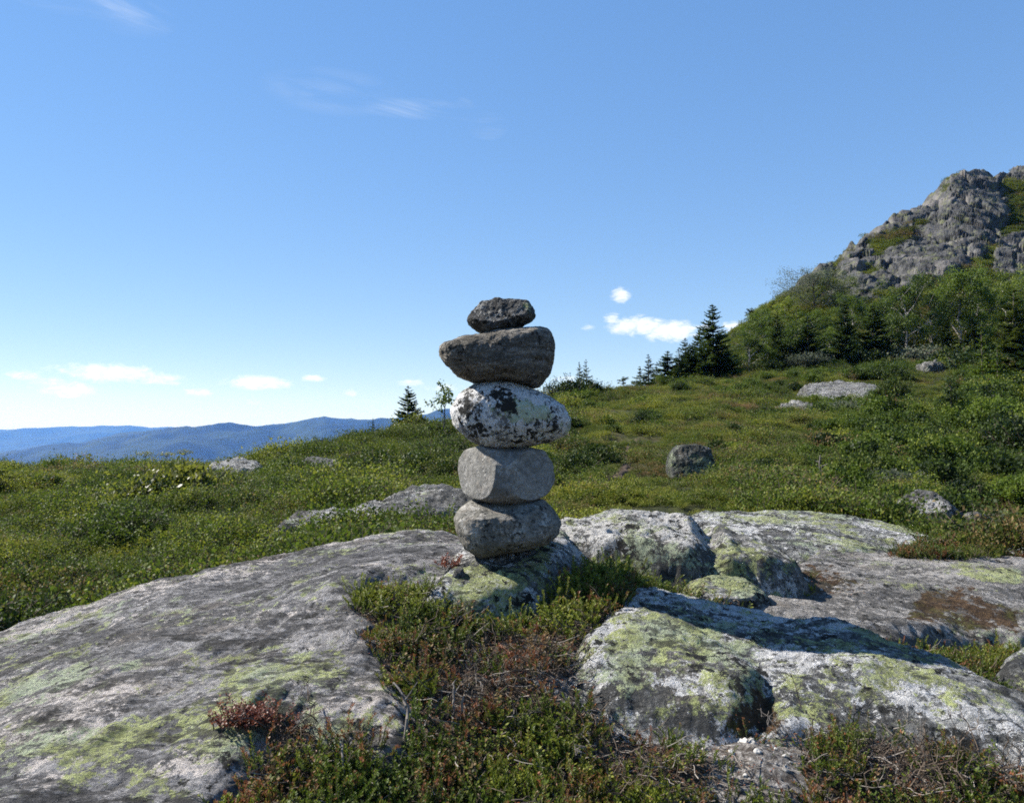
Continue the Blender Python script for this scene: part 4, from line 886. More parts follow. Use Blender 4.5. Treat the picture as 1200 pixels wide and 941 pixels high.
# --- the heath behind the rocks, in three belts of growing plants
def belt(ymin, ymax, dens, size, smin=0.0):
    P = scatter(ymin, ymax, dens)
    P = P[~bare(P, .0)]
    if smin: pass
    u = np.clip(P[:, 0] / P[:, 1], -.95, .95); P = P[P[:, 1] < np.interp(u, _cu, _cY) + 14]
    P = P[path_dist(P[:, :2]) > .06 + .14 * rng.random(len(P))]
    P = P[~((P[:, 1] < 5.8) & (P[:, 0] > .2))]
    P = P[np.hypot((P[:, 0] - POOL[0]) / 1.3, (P[:, 1] - POOL[1] + 1.4) / 3.0) > 1]
    w2 = P[:, :2] + np.c_[fbm(P[:, :2], .8, 3, 605), fbm(P[:, :2], .8, 3, 606)] * .5
    fq = .85 / size ** .8
    cid, f1, f2 = worley(np.c_[w2 * fq, np.zeros(len(P))], 607)
    dome = np.clip(1 - (f1 / .92) ** 2, 0, 1)
    keep = rng.random(len(P)) < .16 + .85 * dome
    for o_ in bpy.data.objects:
        if o_.name.split('.')[0] in ('field_boulder', 'white_boulder', 'dark_boulder'):
            bx_, by_ = o_.location.x, o_.location.y
            keep &= ~((np.abs(P[:, 0] / P[:, 1] - bx_ / by_) < .036) & (P[:, 1] > by_ * .74) & (P[:, 1] < by_) & (rng.random(len(P)) < .93))
    P, cid, dome = P[keep], cid[keep], dome[keep]
    big = fbm(P[:, :2], .30, 4, 601); bit = fbm(P[:, :2], .9, 3, 602); px_, _ = proj(P)
    r = rng.random(len(P)); left = sstep(700, 480, px_)
    pd = np.clip(.20 + .42 * left + big * .9 + (cid - .5) * .7, .03, .95); pg = .035 + .03 * left
    kd = r < pd; kg = (r >= pd) & (r < pd + pg) & (P[:, 1] > 7); kh = ~kd & ~kg
    huge = fbm(P[:, :2], .11, 3, 609)
    tint = np.clip(.53 + big * .75 + huge * .5 + bit * .35 + (((cid * 7.3) % 1) - .5) * .85 + rng.normal(size=len(P)) * .12, 0, 1)
    dry = np.clip(.14 - .12 * left + .7 * np.maximum(fbm(P[:, :2], .36, 4, 603), -.1) + .25 * np.maximum(-huge, 0) + .22 * (((cid * 13.7) % 1) > .86) + rng.normal(size=len(P)) * .09, 0, 1)
    hgt = size * (.42 + .85 * dome * (.25 + cid)) * np.clip(1 + big * .5, .6, 1.4) * rng.uniform(.75, 1.25, len(P))
    hgt = hgt * (1 - .35 * sstep(820, 1000, px_) * sstep(11, 14, P[:, 1])) * (1 - .25 * sstep(640, 700, px_) * sstep(900, 840, px_))
    P[:, 2] += dome * .15 * size * cid * np.where(P[:, 1] > 15, .7, 1.0)
    return [(P[m], hgt[m], tint[m], dry[m]) for m in (kd, kh, kg)]
B = [belt(4.6, 12, 120, .95), belt(12, 30, 60, 1.2), belt(30, 92, 20, 1.75)]
for i, (nm, src) in enumerate((('dwarf_birch_heath', 'dbir'), ('bilberry_heath', 'heat'), ('heath_grass', 'gras'))):
    P, h, t, d = (np.concatenate([b[i][j] for b in B]) for j in range(4))
    cover(nm, src, P, rots(len(P), .2), h, t, d)

# --- knee-high shrubs dotted over the slope
P = scatter(8, 74, 1.35); P = P[~bare(P)]; u = P[:, 0] / P[:, 1]; P = P[P[:, 1] < np.interp(u, _cu, _cY) - 1]; px_, py_ = proj(P)
cl_ = fbm(P[:, :2], .16, 3, 641) + .42 * sstep(880, 1060, px_) + .10 * sstep(500, 300, px_) - .10 * sstep(900, 700, px_) * sstep(600, 700, px_)
P = P[(rng.random(len(P)) < np.clip(.16 + cl_ * 1.1, .02, .9) * np.clip(14 / P[:, 1] + .25, 0, 1)) & (path_dist(P[:, :2]) > .7) & (np.abs(P[:, 0] + .3) > .9) & (P[:, 1] > 8.5)]
ROCKXY = [(o_.location.x, o_.location.y) for o_ in bpy.data.objects if 'boulder' in o_.name or 'rock' in o_.name]
for rx, ry in ROCKXY: P = P[~((np.abs(P[:, 0] / P[:, 1] - rx / ry) < .035) & (P[:, 1] < ry + .5) & (P[:, 1] > ry * .6))]
n = len(P); sz_ = (rng.uniform(.25, .62, n) + .50 * sstep(900, 1080, proj(P)[0]) * rng.random(n)) * np.clip(.7 + P[:, 1] / 45, .7, 1.7)
cover('low_shrubs', 'bush', P - np.array([0, 0, .06]), rots(n, .12), sz_, np.clip(.27 + fbm(P, .2, 3, 642) * .5 + rng.normal(size=n) * .28, 0, 1), np.clip(.05 + rng.normal(size=n) * .08 + .5 * (rng.random(n) < .06), 0, 1))

# --- heath on the crag
vid = rng.choice(len(HV), 16000, p=(w_ := (np.clip(1 - rockm * 1.3, 0, 1) * ((T > -.02) & (T < 1.05)) * (S < 1260))) / w_.sum())
s = HV[vid] + rng.normal(size=(len(vid), 3)) * np.array([.25, .25, .0]); n = len(s); bg = fbm(s, .15, 4, 611)
cover('crag_heath', 'heat', s, rots(n, .3), rng.uniform(2.2, 4.6, n), np.clip(.4 + bg * .8 + rng.normal(size=n) * .15, 0, 1), np.clip(.2 + .6 * fbm(s, .2, 3, 612) + rng.normal(size=n) * .1, 0, 1))

# ------------------------------------------------------------------ trees and bushes, one thing each
def tree_spruce(nw=26, R0=.26, seed=0, sparse=0.0, low=.05, droop=.25):
    g = MB(); tr = MB()
    tr.tube(np.c_[rng.normal(size=8) * .003, rng.normal(size=8) * .003, np.linspace(-.03, .99, 8)], np.linspace(.020, .002, 8), 0, 7)
    for i in range(nw):
        t = low + (1 - low) * (i + rng.uniform(-.3, .3)) / nw; t = min(max(t, low), .985)
        nb = rng.integers(4, 7)
        L0 = R0 * (1 - t) ** .85 * (1 if i % 3 else .85) + .014
        for b in range(nb):
            if rng.random() < sparse: continue
            a = rng.uniform(0, 6.28); L = L0 * rng.uniform(.55, 1.2)
            d = np.array([math.cos(a), math.sin(a), .15 + .5 * t]); d /= np.linalg.norm(d)
            x = np.linspace(0, 1, 6)[:, None]; p = np.array([0, 0, t]) + d * L * x + np.array([0, 0, -droop * L]) * (x ** 1.5) + np.array([0, 0, .16 * L]) * x ** 3
            tr.tube(p, np.linspace(.0045, .001, 6) * (1.2 - t), 0, 3)
            nf = 15; s = np.linspace(.12, 1, nf); q = np.stack([np.interp(s, np.linspace(0, 1, 6), p[:, j]) for j in range(3)], 1)
            sd = np.cross(d, [0, 0, 1.]); 
            for sg in (-1, 1):
                ax = d * .8 + sd * sg + rng.normal(size=(nf, 3)) * .18 + np.array([0, 0, -.15])
                ln = L * .42 * (1.08 - s * .75) * rng.uniform(.7, 1.2, nf) + .008
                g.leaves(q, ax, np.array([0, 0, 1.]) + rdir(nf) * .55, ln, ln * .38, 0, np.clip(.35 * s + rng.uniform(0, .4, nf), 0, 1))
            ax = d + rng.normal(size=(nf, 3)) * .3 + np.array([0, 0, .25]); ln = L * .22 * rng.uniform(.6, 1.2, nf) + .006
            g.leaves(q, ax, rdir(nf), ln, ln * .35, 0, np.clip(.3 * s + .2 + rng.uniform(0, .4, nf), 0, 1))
    g.leaves(np.tile([0, 0, .96], (8, 1)), rdir(8) * .4 + np.array([0, 0, 1.]), rdir(8), .05, .008, 0)
    return g, tr

def tree_broad(W=.35, trunk=.10, nl=2600, leaf=.030, limbs=11, seed=0, base=.12, top=1.0, lean=0.0, clumps=5):
    g = MB(); tr = MB()
    p = np.c_[np.linspace(0, lean, 7), np.zeros(7), np.linspace(-.03, .86, 7)] + rng.normal(size=(7, 3)) * .012
    tr.tube(p, np.linspace(.022, .005, 7), 0, 6)
    ends = []
    for i in range(limbs):
        t = base + (.86 - base) * (i + rng.random()) / limbs; b = np.array([np.interp(t, np.linspace(-.03, .86, 7), p[:, j]) for j in range(3)])
        a = i * 2.4 + rng.uniform(-.6, .6); el = rng.uniform(.35, 1.0)
        d = np.array([math.cos(a), math.sin(a), el]); d /= np.linalg.norm(d)
        hh = (t - base) / (1 - base); L = W * (1.0 - .55 * hh) * rng.uniform(.75, 1.25)
        q = curve_pts(b, d, L, -.1, 5, .08); tr.tube(q, np.linspace(.009, .002, 5), 0, 4)
        for k_ in range(clumps):
            ends.append((q[rng.integers(2, 5)] + rng.normal(size=3) * W * .16, rng.uniform(.13, .27) * W + .02))
            tr.tube(np.stack([q[2], ends[-1][0]]), .0018, 0, 3)
    for k_ in range(clumps): ends.append((p[-1] + rng.normal(size=3) * .06 + np.array([0, 0, .05]), .08))
    per = max(6, nl // len(ends))
    for c, r in ends:
        v = rdir(per) * (rng.random((per, 1)) ** .5) * r * np.array([1, 1, .8])
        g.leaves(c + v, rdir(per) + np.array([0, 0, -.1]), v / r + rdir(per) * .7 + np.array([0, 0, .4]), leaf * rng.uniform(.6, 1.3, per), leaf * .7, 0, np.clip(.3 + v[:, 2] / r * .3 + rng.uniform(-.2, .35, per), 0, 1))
    return g, tr

def kind(pair, mleaf, mbark):
    return pair[0].me('crown', [mleaf]), pair[1].me('trunk', [mbark], True)
KIND = {
 'spruce': [kind(tree_spruce(31, .34), M_spruce, M_trunk), kind(tree_spruce(29, .39), M_spruce, M_trunk)],
 'slim': [kind(tree_spruce(24, .25, 0, .12), M_spruce, M_trunk), kind(tree_spruce(22, .28, 0, .15), M_spruce, M_trunk)],
 'bright': [kind(tree_spruce(24, .30, 0, .05), M_birch, M_trunk), kind(tree_spruce(20, .30, 0, .2), M_birch, M_trunk)],
 'green': [kind(tree_spruce(30, .33), M_bushl, M_trunk)],
 'sapling': [kind(tree_broad(.17, .1, 900, .035, 9, 0, .42), M_bushl, M_trunk)],
 'pine': [kind(tree_broad(.26, .1, 700, .05, 8, 0, .35, clumps=3), M_spruce, M_trunk)],
 'birch': [kind(tree_broad(.54, .1, 10000, .026, 13, base=.05, clumps=5), M_birch, M_birchb), kind(tree_broad(.60, .1, 10000, .027, 13, base=.04, clumps=4), M_birch2, M_birchb), kind(tree_broad(.54, .1, 9500, .026, 12, base=.06, lean=.05, clumps=4), M_birch, M_birchb)],
 'willow': [kind(tree_broad(.62, .1, 9000, .022, 18, base=.05, lean=-.08, clumps=6), M_grey, M_trunk)],
 'rowan': [kind(tree_broad(.34, .1, 420, .055, 7, 0, .45, clumps=3), M_birch, M_trunk)],
 'bush': [kind(bush(), M_bushl, M_twig), kind(bush(4000, .065, 36), M_bushl, M_twig)],
 'brightbush': [kind(bush(4200, .062), M_birch, M_twig)],
 'greybush': [kind(bush(4200, .062), M_grey, M_twig)],
 'yellowbush': [kind(bush(1300, .075, 18), M_yellow, M_twig)],
}
PARTS = {'bush': 'stem', 'brightbush': 'stem', 'greybush': 'stem', 'yellowbush': 'stem'}
def plant(kd, name, loc, h, w, label, cat, group=None, v=None, rz=None):
    me = KIND[kd][v if v is not None else rng.integers(len(KIND[kd]))]
    r = empty(name, loc, label, cat, group, rng.uniform(0, 6.28) if rz is None else rz)
    r.scale = (w, w, h)
    link('foliage' if kd in PARTS else 'crown', me[0], r); link(PARTS.get(kd, 'trunk'), me[1], r)
    return r
def on_ground(px, Y):
    x = (px - CX) / F * Y; return np.array([x, Y, float(soil([x], [Y])[0])])
def at_pix(kd, name, px, pyb, pyt, Y, label, cat, wf=1.0, group=None, hill=False, v=None, sink=.1):
    """foot at (px, pyb) and top at pyt, standing on the ground there"""
    if hill: Y = float(hill_Y(px, pyb))
    p = pix(px, pyb, Y); h = (pyb - pyt) / F * Y
    if not hill:
        z = float(soil([p[0]], [Y])[0]); top = p[2] + h; p[2] = z - .02; h = (top - p[2]) * (1.22 if kd in PARTS else 1.0)
    else:
        h *= .87
        p = pix(px, pyb, Y - (4.5 if 'spruce' in name else rng.uniform(-1, 3)))
        if 'birch' in name: wf *= .82
        p[2] -= .6; h += .6
    w = h * wf if kd not in PARTS else h * wf
    return plant(kd, name, p, h, w, label, cat, group, v)

TG = 'conifers and birches below the crag'
for t in [
 ('spruce', 'spruce_tree', 836, 443, 356, 66, 'tall dark spruce standing out highest against the sky at the foot of the crag', 1.15, 0),
 ('slim', 'spruce_tree', 760, 452, 415, 58, 'slim green spruce, leftmost of the row at the foot of the crag', 1.4, 0),
 ('slim', 'spruce_tree', 770, 452, 424, 60, 'thin dark spruce touching the slim leftmost spruce of the row', 1.1, 1),
 ('spruce', 'spruce_tree', 783, 450, 411, 62, 'bushy spruce third from the left in the row at the foot of the crag', 1.6, 1),
 ('slim', 'spruce_tree', 796, 448, 407, 64, 'loose-topped spruce in the middle of the row left of the tall dark spruce', 1.75, 1),
 ('spruce', 'spruce_tree', 810, 447, 404, 65, 'wide green spruce hugging the left side of the tall dark spruce', 1.8, 0),
 ('slim', 'spruce_tree', 750, 453, 429, 61, 'stubby dark spruce behind the slim leftmost one of the row', 1.5, 1),
 ('spruce', 'spruce_tree', 803, 449, 396, 70, 'taller dim spruce peeping out behind the row left of the tall dark spruce', 1.0, 0),
 ('spruce', 'spruce_tree', 821, 446, 385, 69, 'dim spruce half hidden behind the tall dark spruce on its left', 1.1, 1),
 ('bright', 'young_spruce', 790, 450, 430, 60, 'short bright bushy conifer in the middle of the row', 1.8, 1),
 ('bright', 'young_spruce', 818, 448, 425, 63, 'short bright young spruce before the left foot of the tall dark spruce', 1.7, 0),
 ('spruce', 'spruce_tree', 852, 442, 408, 66, 'short broad dark spruce at the right foot of the tall dark spruce', 1.5, 1),
 ('slim', 'spruce_tree', 679, 463, 424, 45, 'left and shorter of the twin spruce tops on the skyline right of the cairn', .95, 0),
 ('slim', 'spruce_tree', 687, 462, 421, 45.5, 'right and taller of the twin spruce tops on the skyline right of the cairn', .95, 1),
 ('pine', 'pine_tree', 731, 456, 441, 50, 'tiny windblown pine on the skyline between the twin spruces and the crag', 1.6, 0),
 ('pine', 'pine_tree', 742, 456, 446, 52, 'tiny squat pine on the skyline, right of the windblown one', 1.8, 0),
 ('spruce', 'spruce_tree', 478, 502, 452, 38, 'small lone spruce on the left skyline near the cairn', 1.15, 1),
 ('slim', 'spruce_tree', 437, 514, 490, 36, 'little slim spruce on the left skyline, left of the lone spruce', 1.0, 0),
 ('rowan', 'rowan_sapling', 521, 499, 453, 30, 'feathery rowan sapling against the sky just left of the cairn', .8, 0),
 ('sapling', 'pine_tree', 1115, 515, 441, 30, 'sparse young pine with a bare lower trunk on the slope at the right', 1.1, 0),
 ('bright', 'young_spruce', 1152, 462, 376, 47, 'pale yellow-green slender conifer in front of the wood at the right', .75, 1),
 ('green', 'spruce_tree', 1191, 462, 338, 50, 'big green conifer at the right edge of the wood', 1.0, 0),
 ('bright', 'young_spruce', 1170, 458, 402, 49, 'short bushy conifer between the slender pale one and the big one', 1.3, 1),
 ('spruce', 'spruce_tree', 1235, 465, 350, 48, 'green conifer cut off by the right edge of the picture', 1.2, 1),
]: at_pix(t[0], t[1], t[2], t[3], t[4], t[5], t[6], 'tree', t[7], None, False, t[8])
for t in [
 ('birch', 'birch_tree', 878, 438, 392, 'low leafy light green birch leftmost in the wood, next to the tall dark spruce', 1.5, 0),
 ('birch', 'birch_tree', 897, 434, 367, 'tall light green birch with pale leaning stem on the left of the wood', 1.35, 2),
 ('spruce', 'spruce_tree', 911, 426, 358, 'dark spruce rising among the light birches on the left of the wood', .75, 0),
 ('bright', 'young_spruce', 934, 410, 348, 'bright lime-green conifer below the grey willow on the crag', .85, 1),
 ('spruce', 'spruce_tree', 947, 426, 366, 'layered green spruce in the wood, right below the lime-green conifer', 1.2, 1),
 ('birch', 'birch_tree', 927, 432, 382, 'dim green birch in front of the layered spruce', 1.7, 1),
 ('willow', 'willow_tree', 957, 366, 314, 'grey-green willow leaning out over the skyline halfway up the crag', 1.5, 0),
 ('birch', 'birch_tree', 975, 362, 322, 'dark green birch bush on the crag just right of the grey willow', 1.4, 1),
 ('pine', 'pine_tree', 881, 383, 356, 'small round-topped pine on the skyline low on the crag', .9, 0),
 ('slim', 'spruce_tree', 906, 363, 344, 'tiny spruce on the crag skyline right of the round-topped pine', 1.1, 0),
 ('slim', 'spruce_tree', 921, 356, 341, 'tiniest spruce on the crag skyline, left of the grey willow', 1.0, 1),
 ('spruce', 'spruce_tree', 991, 424, 345, 'dark brownish-green spruce in the middle of the wood', .95, 0),
 ('birch', 'birch_tree', 972, 424, 385, 'low green birch between the layered spruce and the brownish spruce', 1.7, 0),
 ('spruce', 'spruce_tree', 1024, 420, 352, 'broad green spruce left of the largest leafy tree', 1.35, 1),
 ('birch', 'birch_tree', 1062, 420, 327, 'largest leafy green tree, in the middle of the wood under the grey cliff', 1.05, 0),
 ('birch', 'birch_tree', 1040, 416, 345, 'leafy green tree on the left shoulder of the largest one', 1.0, 2),
 ('birch', 'birch_tree', 1092, 412, 338, 'leafy tree just right of the largest leafy tree', 1.0, 1),
 ('birch', 'birch_tree', 1124, 405, 310, 'high leafy tree climbing the crag under the grey cliff', .95, 2),
 ('spruce', 'spruce_tree', 1110, 425, 368, 'dark spruce in the shade before the high leafy tree', 1.2, 0),
 ('birch', 'birch_tree', 1148, 398, 322, 'olive green birch right of the high leafy tree, below the scree', 1.0, 0),
 ('spruce', 'spruce_tree', 1140, 425, 365, 'dark spruce behind the pale slender conifer', 1.2, 1),
 ('birch', 'birch_tree', 1180, 395, 325, 'dark green birch below the scree near the right edge', 1.05, 1),
 ('birch', 'birch_tree', 1210, 395, 320, 'birch at the right edge below the scree, half out of the picture', 1.05, 2),

 ('birch', 'birch_tree', 955, 400, 362, 'green birch on the crag flank between the lime-green conifer and the cliff foot', 1.5, 2),
 ('birch', 'birch_tree', 1000, 385, 345, 'green birch close under the left end of the grey cliff', 1.4, 0),
 ('birch', 'birch_tree', 893, 392, 360, 'olive birch high on the left flank of the crag, under the round-topped pine', 1.5, 1),
 ('birch', 'birch_tree', 920, 378, 350, 'olive birch on the crag flank left of the lime-green conifer top', 1.5, 0),
]: at_pix(t[0], t[1], t[2], t[3], t[4], 0, t[5], 'tree', t[6], TG, True, t[7])

# bushes on the heath (px, foot, top, depth, width factor)
BG = 'bushes on the heath slope'
for t in [
 ('bush', 668, 467, 444, 44, 1.0, 'rounded dark bush at the left foot of the twin spruces'), ('bush', 694, 465, 447, 45, 1.0, 'dark bush at the right foot of the twin spruces'),
 ('bush', 376, 531, 514, 34, 1.0, 'dark low bush alone on the left skyline'), ('yellowbush', 487, 506, 484, 37, .9, 'yellowish bush at the foot of the lone left spruce'), ('yellowbush', 465, 510, 497, 36, 1.3, 'low yellow-green bush left of the lone left spruce'), ('bush', 437, 520, 508, 35.5, .8, 'small dark bush under the slim left spruce'),
 ('bush', 455, 562, 526, 16.5, 1.1, 'dark leafy bush, left one of the dark row left of the cairn'), ('bush', 490, 566, 528, 15.5, 1.1, 'dark leafy bush in the middle of the dark row left of the cairn'), ('bush', 524, 570, 538, 14.5, .9, 'dark leafy bush touching the cairn on its left'),
 ('bush', 700, 545, 518, 17, 1.1, 'dark bush beside the trodden path right of the cairn'), ('bush', 676, 556, 530, 14.5, 1.0, 'dark bush close on the right side of the cairn'),
 ('bush', 1046, 480, 440, 40, .6, 'dark round bush in shade at the right end of the white outcrop'), ('greybush', 985, 505, 468, 34, 1.1, 'grey-green willow bush below the white outcrop'), ('greybush', 950, 497, 474, 36, 1.2, 'low grey-green bush left below the white outcrop'),
 ('bush', 1002, 578, 529, 14.5, .62, 'round dark juniper with a shaded right side, right of the bare stem'), ('brightbush', 988, 570, 538, 14.8, .6, 'yellow-green twiggy bush on the left flank of the round juniper'),
 ('brightbush', 1060, 520, 488, 27, 1.2, 'broad bright green bush in the middle of the right slope'), ('brightbush', 1030, 512, 492, 29, 1.3, 'low bright bush left of the broad bright bush'), ('bush', 1085, 530, 500, 24, 1.0, 'dark-sided bush right of the broad bright bush'),
 ('brightbush', 1135, 545, 505, 22, 1.0, 'bright bush under the sparse young pine'), ('brightbush', 1172, 535, 462, 27, .75, 'tall bright green bush near the right edge below the wood'), ('bush', 1198, 556, 488, 21, .8, 'dark green bush at the right edge of the slope'),
 ('bush', 1160, 560, 520, 19, 1.0, 'mid-green bush in front of the tall bright bush'), ('greybush', 1050, 572, 548, 14, 1.1, 'grey twiggy bush above the pointed white rock to its left'), ('brightbush', 1190, 590, 556, 13, 1.1, 'bright low bush at the right edge above the small dark rock'),
 ('bush', 1130, 585, 560, 13.2, 1.1, 'green bush above the pointed white rock to its right'), ('bush', 900, 555, 535, 16, 1.2, 'low green bush right of the squarish lone boulder'), ('brightbush', 860, 535, 517, 20, 1.2, 'low bright bush behind the squarish lone boulder'),
 ('greybush', 1060, 424, 405, 72, 1.5, 'brownish low bush along the foot of the wood'), ('bush', 1100, 424, 402, 73, 1.5, 'olive low bush along the foot of the wood behind the capped boulder'), ('greybush', 945, 434, 412, 70, 1.3, 'grey-brown bush at the foot of the brownish spruce'), ('bush', 900, 438, 420, 70, 1.3, 'dark low bush at the foot of the pale-stemmed birch'), ('bush', 1010, 428, 410, 72, 1.5, 'dark bush in shade at the foot of the broad green spruce'),
 ('bush', 1140, 436, 408, 60, 1.2, 'dark bush behind the pale slender conifer'), ('yellowbush', 215, 558, 538, 14, .8, 'yellow-green bush among the umbels on the left field'), ('yellowbush', 180, 566, 552, 13.2, .9, 'low yellow-green bush left below the umbels'),
]: at_pix(t[0], {'yellowbush': 'yellow_shrub', 'greybush': 'willow_shrub'}.get(t[0], 'shrub'), t[1], t[2], t[3], t[4], t[6], 'bush', t[5], BG)

# umbel plants standing up against the mountains
def umbel(px, pyb, pyt, Y, label):
    p = on_ground(px, Y); top = pix(px, pyt, Y); h = top[2] - p[2]
    r = empty('flowering_plant', p, label, 'plant', 'umbel plants on the left field')
    st = MB(); hd = MB(); lf = MB()
    q = curve_pts(np.zeros(3), np.array([.04, 0, 1.]), h * .92, 0, 6, .03); st.tube(q, np.linspace(.009, .004, 6), 0, 5)
    for i in range(13):
        a = i * 2.4; rr = .14 * math.sqrt((i + .5) / 13); e = q[-1] + np.array([math.cos(a) * rr, math.sin(a) * rr, h * .08 - rr * .25]); st.tube(np.stack([q[-1], e]), .0022, 0, 3)
        n = 22; hd.leaves(e + rdir(n) * .026, rdir(n), np.array([0, 0, 1.]) + rdir(n) * .4, .018, .014, 0)
    for i in range(5):
        b = q[1 + i % 4]; a = i * 2.1; d = np.array([math.cos(a), math.sin(a), .4]); e = curve_pts(b, d, .16, .2, 5, .05); st.tube(e, .0025, 0, 3)
        n = 16; lf.leaves(e[rng.integers(1, 5, n)] + rng.normal(size=(n, 3)) * .02, rdir(n) + d, np.array([0, 0, 1.]) + rdir(n) * .5, .06, .025, 0)
    link('stem', st.me('stem', [M_bushl]), r); link('flower_head', hd.me('flower_head', [M_yellow]), r); link('foliage', lf.me('foliage', [M_yellow]), r)
umbel(169, 552, 530, 13.5, 'leftmost yellow umbel plant standing above the left field')
umbel(193, 552, 531, 14.3, 'smallest umbel plant, between two bigger yellow ones')
umbel(212, 552, 525, 13.8, 'tallest yellow umbel plant, rightmost on the left field')

# dead standing stem right of the boulder
p = on_ground(960, 14.6); r = empty('dead_tree', p, 'bare grey dead stem with a few stubs of branches on the right slope', 'tree')
top = pix(961, 533, 14.6); h = top[2] - p[2]
t_ = MB(); t_.tube(np.c_[np.array([0, .01, .0, -.01, .01]), np.zeros(5), np.linspace(-.05, h, 5)], np.linspace(.024, .009, 5), 0, 6); link('trunk', t_.me('trunk', [M_deadw], True), r)
for zf, dx, dz in ((.42, -.26, .0), (.45, .22, .02), (.60, .16, .05), (.75, -.10, .04), (.3, .3, .14)):
    b_ = MB(); b_.tube(np.array([[0, 0, h * zf], [dx * .5, .05, h * zf + dz * .3], [dx, .04, h * zf + dz]]), np.array([.011, .008, .004]), 0, 4); link('branch', b_.me('branch', [M_deadw], True), r)

# dead sticks in the foreground heath
def stick(pts, rad, label, forks=()):
    W = np.array([pix(*q) for q in pts]); W[0, 2] = min(W[0, 2], float(soil([W[0, 0]], [W[0, 1]])[0]) - .005); b0 = W[0].copy()
    t = np.linspace(0, 1, 12); q = np.stack([np.interp(t, np.linspace(0, 1, len(W)), W[:, i]) for i in range(3)], 1) - b0 + rng.normal(size=(12, 3)) * rad * .5
    m = MB(); m.tube(q, np.linspace(rad, rad * .45, 12), 0, 7)
    for f, d in forks: m.tube(q[f] + np.outer(np.linspace(0, 1, 5), d), np.linspace(rad * .6, rad * .25, 5), 0, 5)
    tag(link('dead_branch', m.me('dead_branch', [M_deadw], True), None, b0), label, 'branch', 'bleached sticks in the heath')
stick([(472, 858, 2.72), (478, 832, 2.76), (474, 815, 2.80), (460, 798, 2.84)], .0062, 'pale crooked dead branch standing in the heath beside the grey dome', [(7, (.035, .02, .05)), (4, (-.03, 0, .05))])
stick([(532, 832, 2.84), (531, 815, 2.86), (532, 797, 2.88)], .0055, 'short upright bleached stick in the bare patch of heath', [(6, (.02, 0, .03))])
stick([(538, 828, 2.84), (545, 812, 2.86), (550, 802, 2.88)], .005, 'thin slanting bleached stick right of the upright one')
stick([(405, 905, 2.55), (402, 880, 2.58), (398, 870, 2.6)], .005, 'thin bleached stick low in the heath at the front')
# red-leaved shrublet on the edge of the dome
def shrublet(px, py, Y, label, n, spread, mat, name):
    P = []; g = MB(); s_ = MB(); c = pix(px, py, Y); c[2] = max(float(soil([c[0]], [Y])[0]), float(rock_top(np.array([c[0]]), np.array([Y]))[0]))
    for i in range(n):
        b = np.r_[rng.normal(size=2) * spread, -.01]; m = src_lingon(4, .075, .025, .014)
        for Q, mi, cv in zip(m.V, m.mi, m.cv): g.quads(Q + b, int(mi[0]), cv[::4])
    tag(link(name, g.me(name, [mat, M_twig]), None, c), label, 'plant')
shrublet(296, 832, 2.76, 'rusty red-leaved shrublet on the lower edge of the grey dome', 26, .05, M_red, 'red_shrub')
shrublet(528, 667, 3.9, 'small reddish tuft on the rock at the left foot of the cairn', 7, .025, M_red, 'red_shrub')

# ------------------------------------------------------------------ air
k = NT('air'); vol = k.n('ShaderNodeVolumePrincipled', {'Color': (.105, .33, 1.0, 1), 'Absorption Color': (.8, .8, .8, 1), 'Density': 4.9e-5, 'Anisotropy': .0})
k.t.links.new(vol.outputs[0], k.out.inputs['Volume'])
bx = np.array([(x, y, z) for x in (-62000, 62000) for y in (-62000, 62000) for z in (-420, 480)], float)
hz = mesh('haze', bx, [(0, 1, 3, 2), (4, 6, 7, 5), (0, 4, 5, 1), (2, 3, 7, 6), (0, 2, 6, 4), (1, 5, 7, 3)], k.m, False)
tag(link('haze', hz), kind='stuff')

# ------------------------------------------------------------------ sun, sky, clouds
SUN = np.array([-1.60, .65, 1.48]); SUN /= np.linalg.norm(SUN)
sl = bpy.data.lights.new('sun', 'SUN'); sl.energy = 5.0; sl.angle = R(.53); sl.color = (1.0, .955, .88)
so = bpy.data.objects.new('sun', sl); COL.objects.link(so)
from mathutils import Vector
so.rotation_euler = Vector(-SUN).to_track_quat('-Z', 'Y').to_euler(); so.location = (-8, 3, 12)
w = bpy.data.worlds.new('World'); SC.world = w; w.use_nodes = True
class WN(NT):
    def __init__(s, w): s.t = w.node_tree; s.t.nodes.clear(); s.out = s.t.nodes.new('ShaderNodeOutputWorld')
k = WN(w)
sky = k.n('ShaderNodeTexSky', sky_type='NISHITA', sun_disc=False, sun_elevation=math.asin(SUN[2]), sun_rotation=math.atan2(SUN[0], SUN[1]) % (2 * math.pi), altitude=900, air_density=1.0, dust_density=.0, ozone_density=3.0)
gen = k.n('ShaderNodeTexCoord').outputs['Generated']
sx = k.n('ShaderNodeSeparateXYZ', {0: gen})
az = k.math('ARCTAN2', sx.outputs[0], sx.outputs[1]); el = k.math('ARCSINE', sx.outputs[2])
cv = k.n('ShaderNodeCombineXYZ', {0: az, 1: k.math('MULTIPLY', el, 2.2), 2: 0.0}).outputs[0]
nz1 = k.noise(cv, 55, 8, .62, .6); nz2 = k.noise(cv, 150, 5, .6)
nn_ = k.math('SUBTRACT', k.math('ADD', k.math('MULTIPLY', nz1, .8), k.math('MULTIPLY', nz2, .3)), .55)
acc = None; flat_ = None
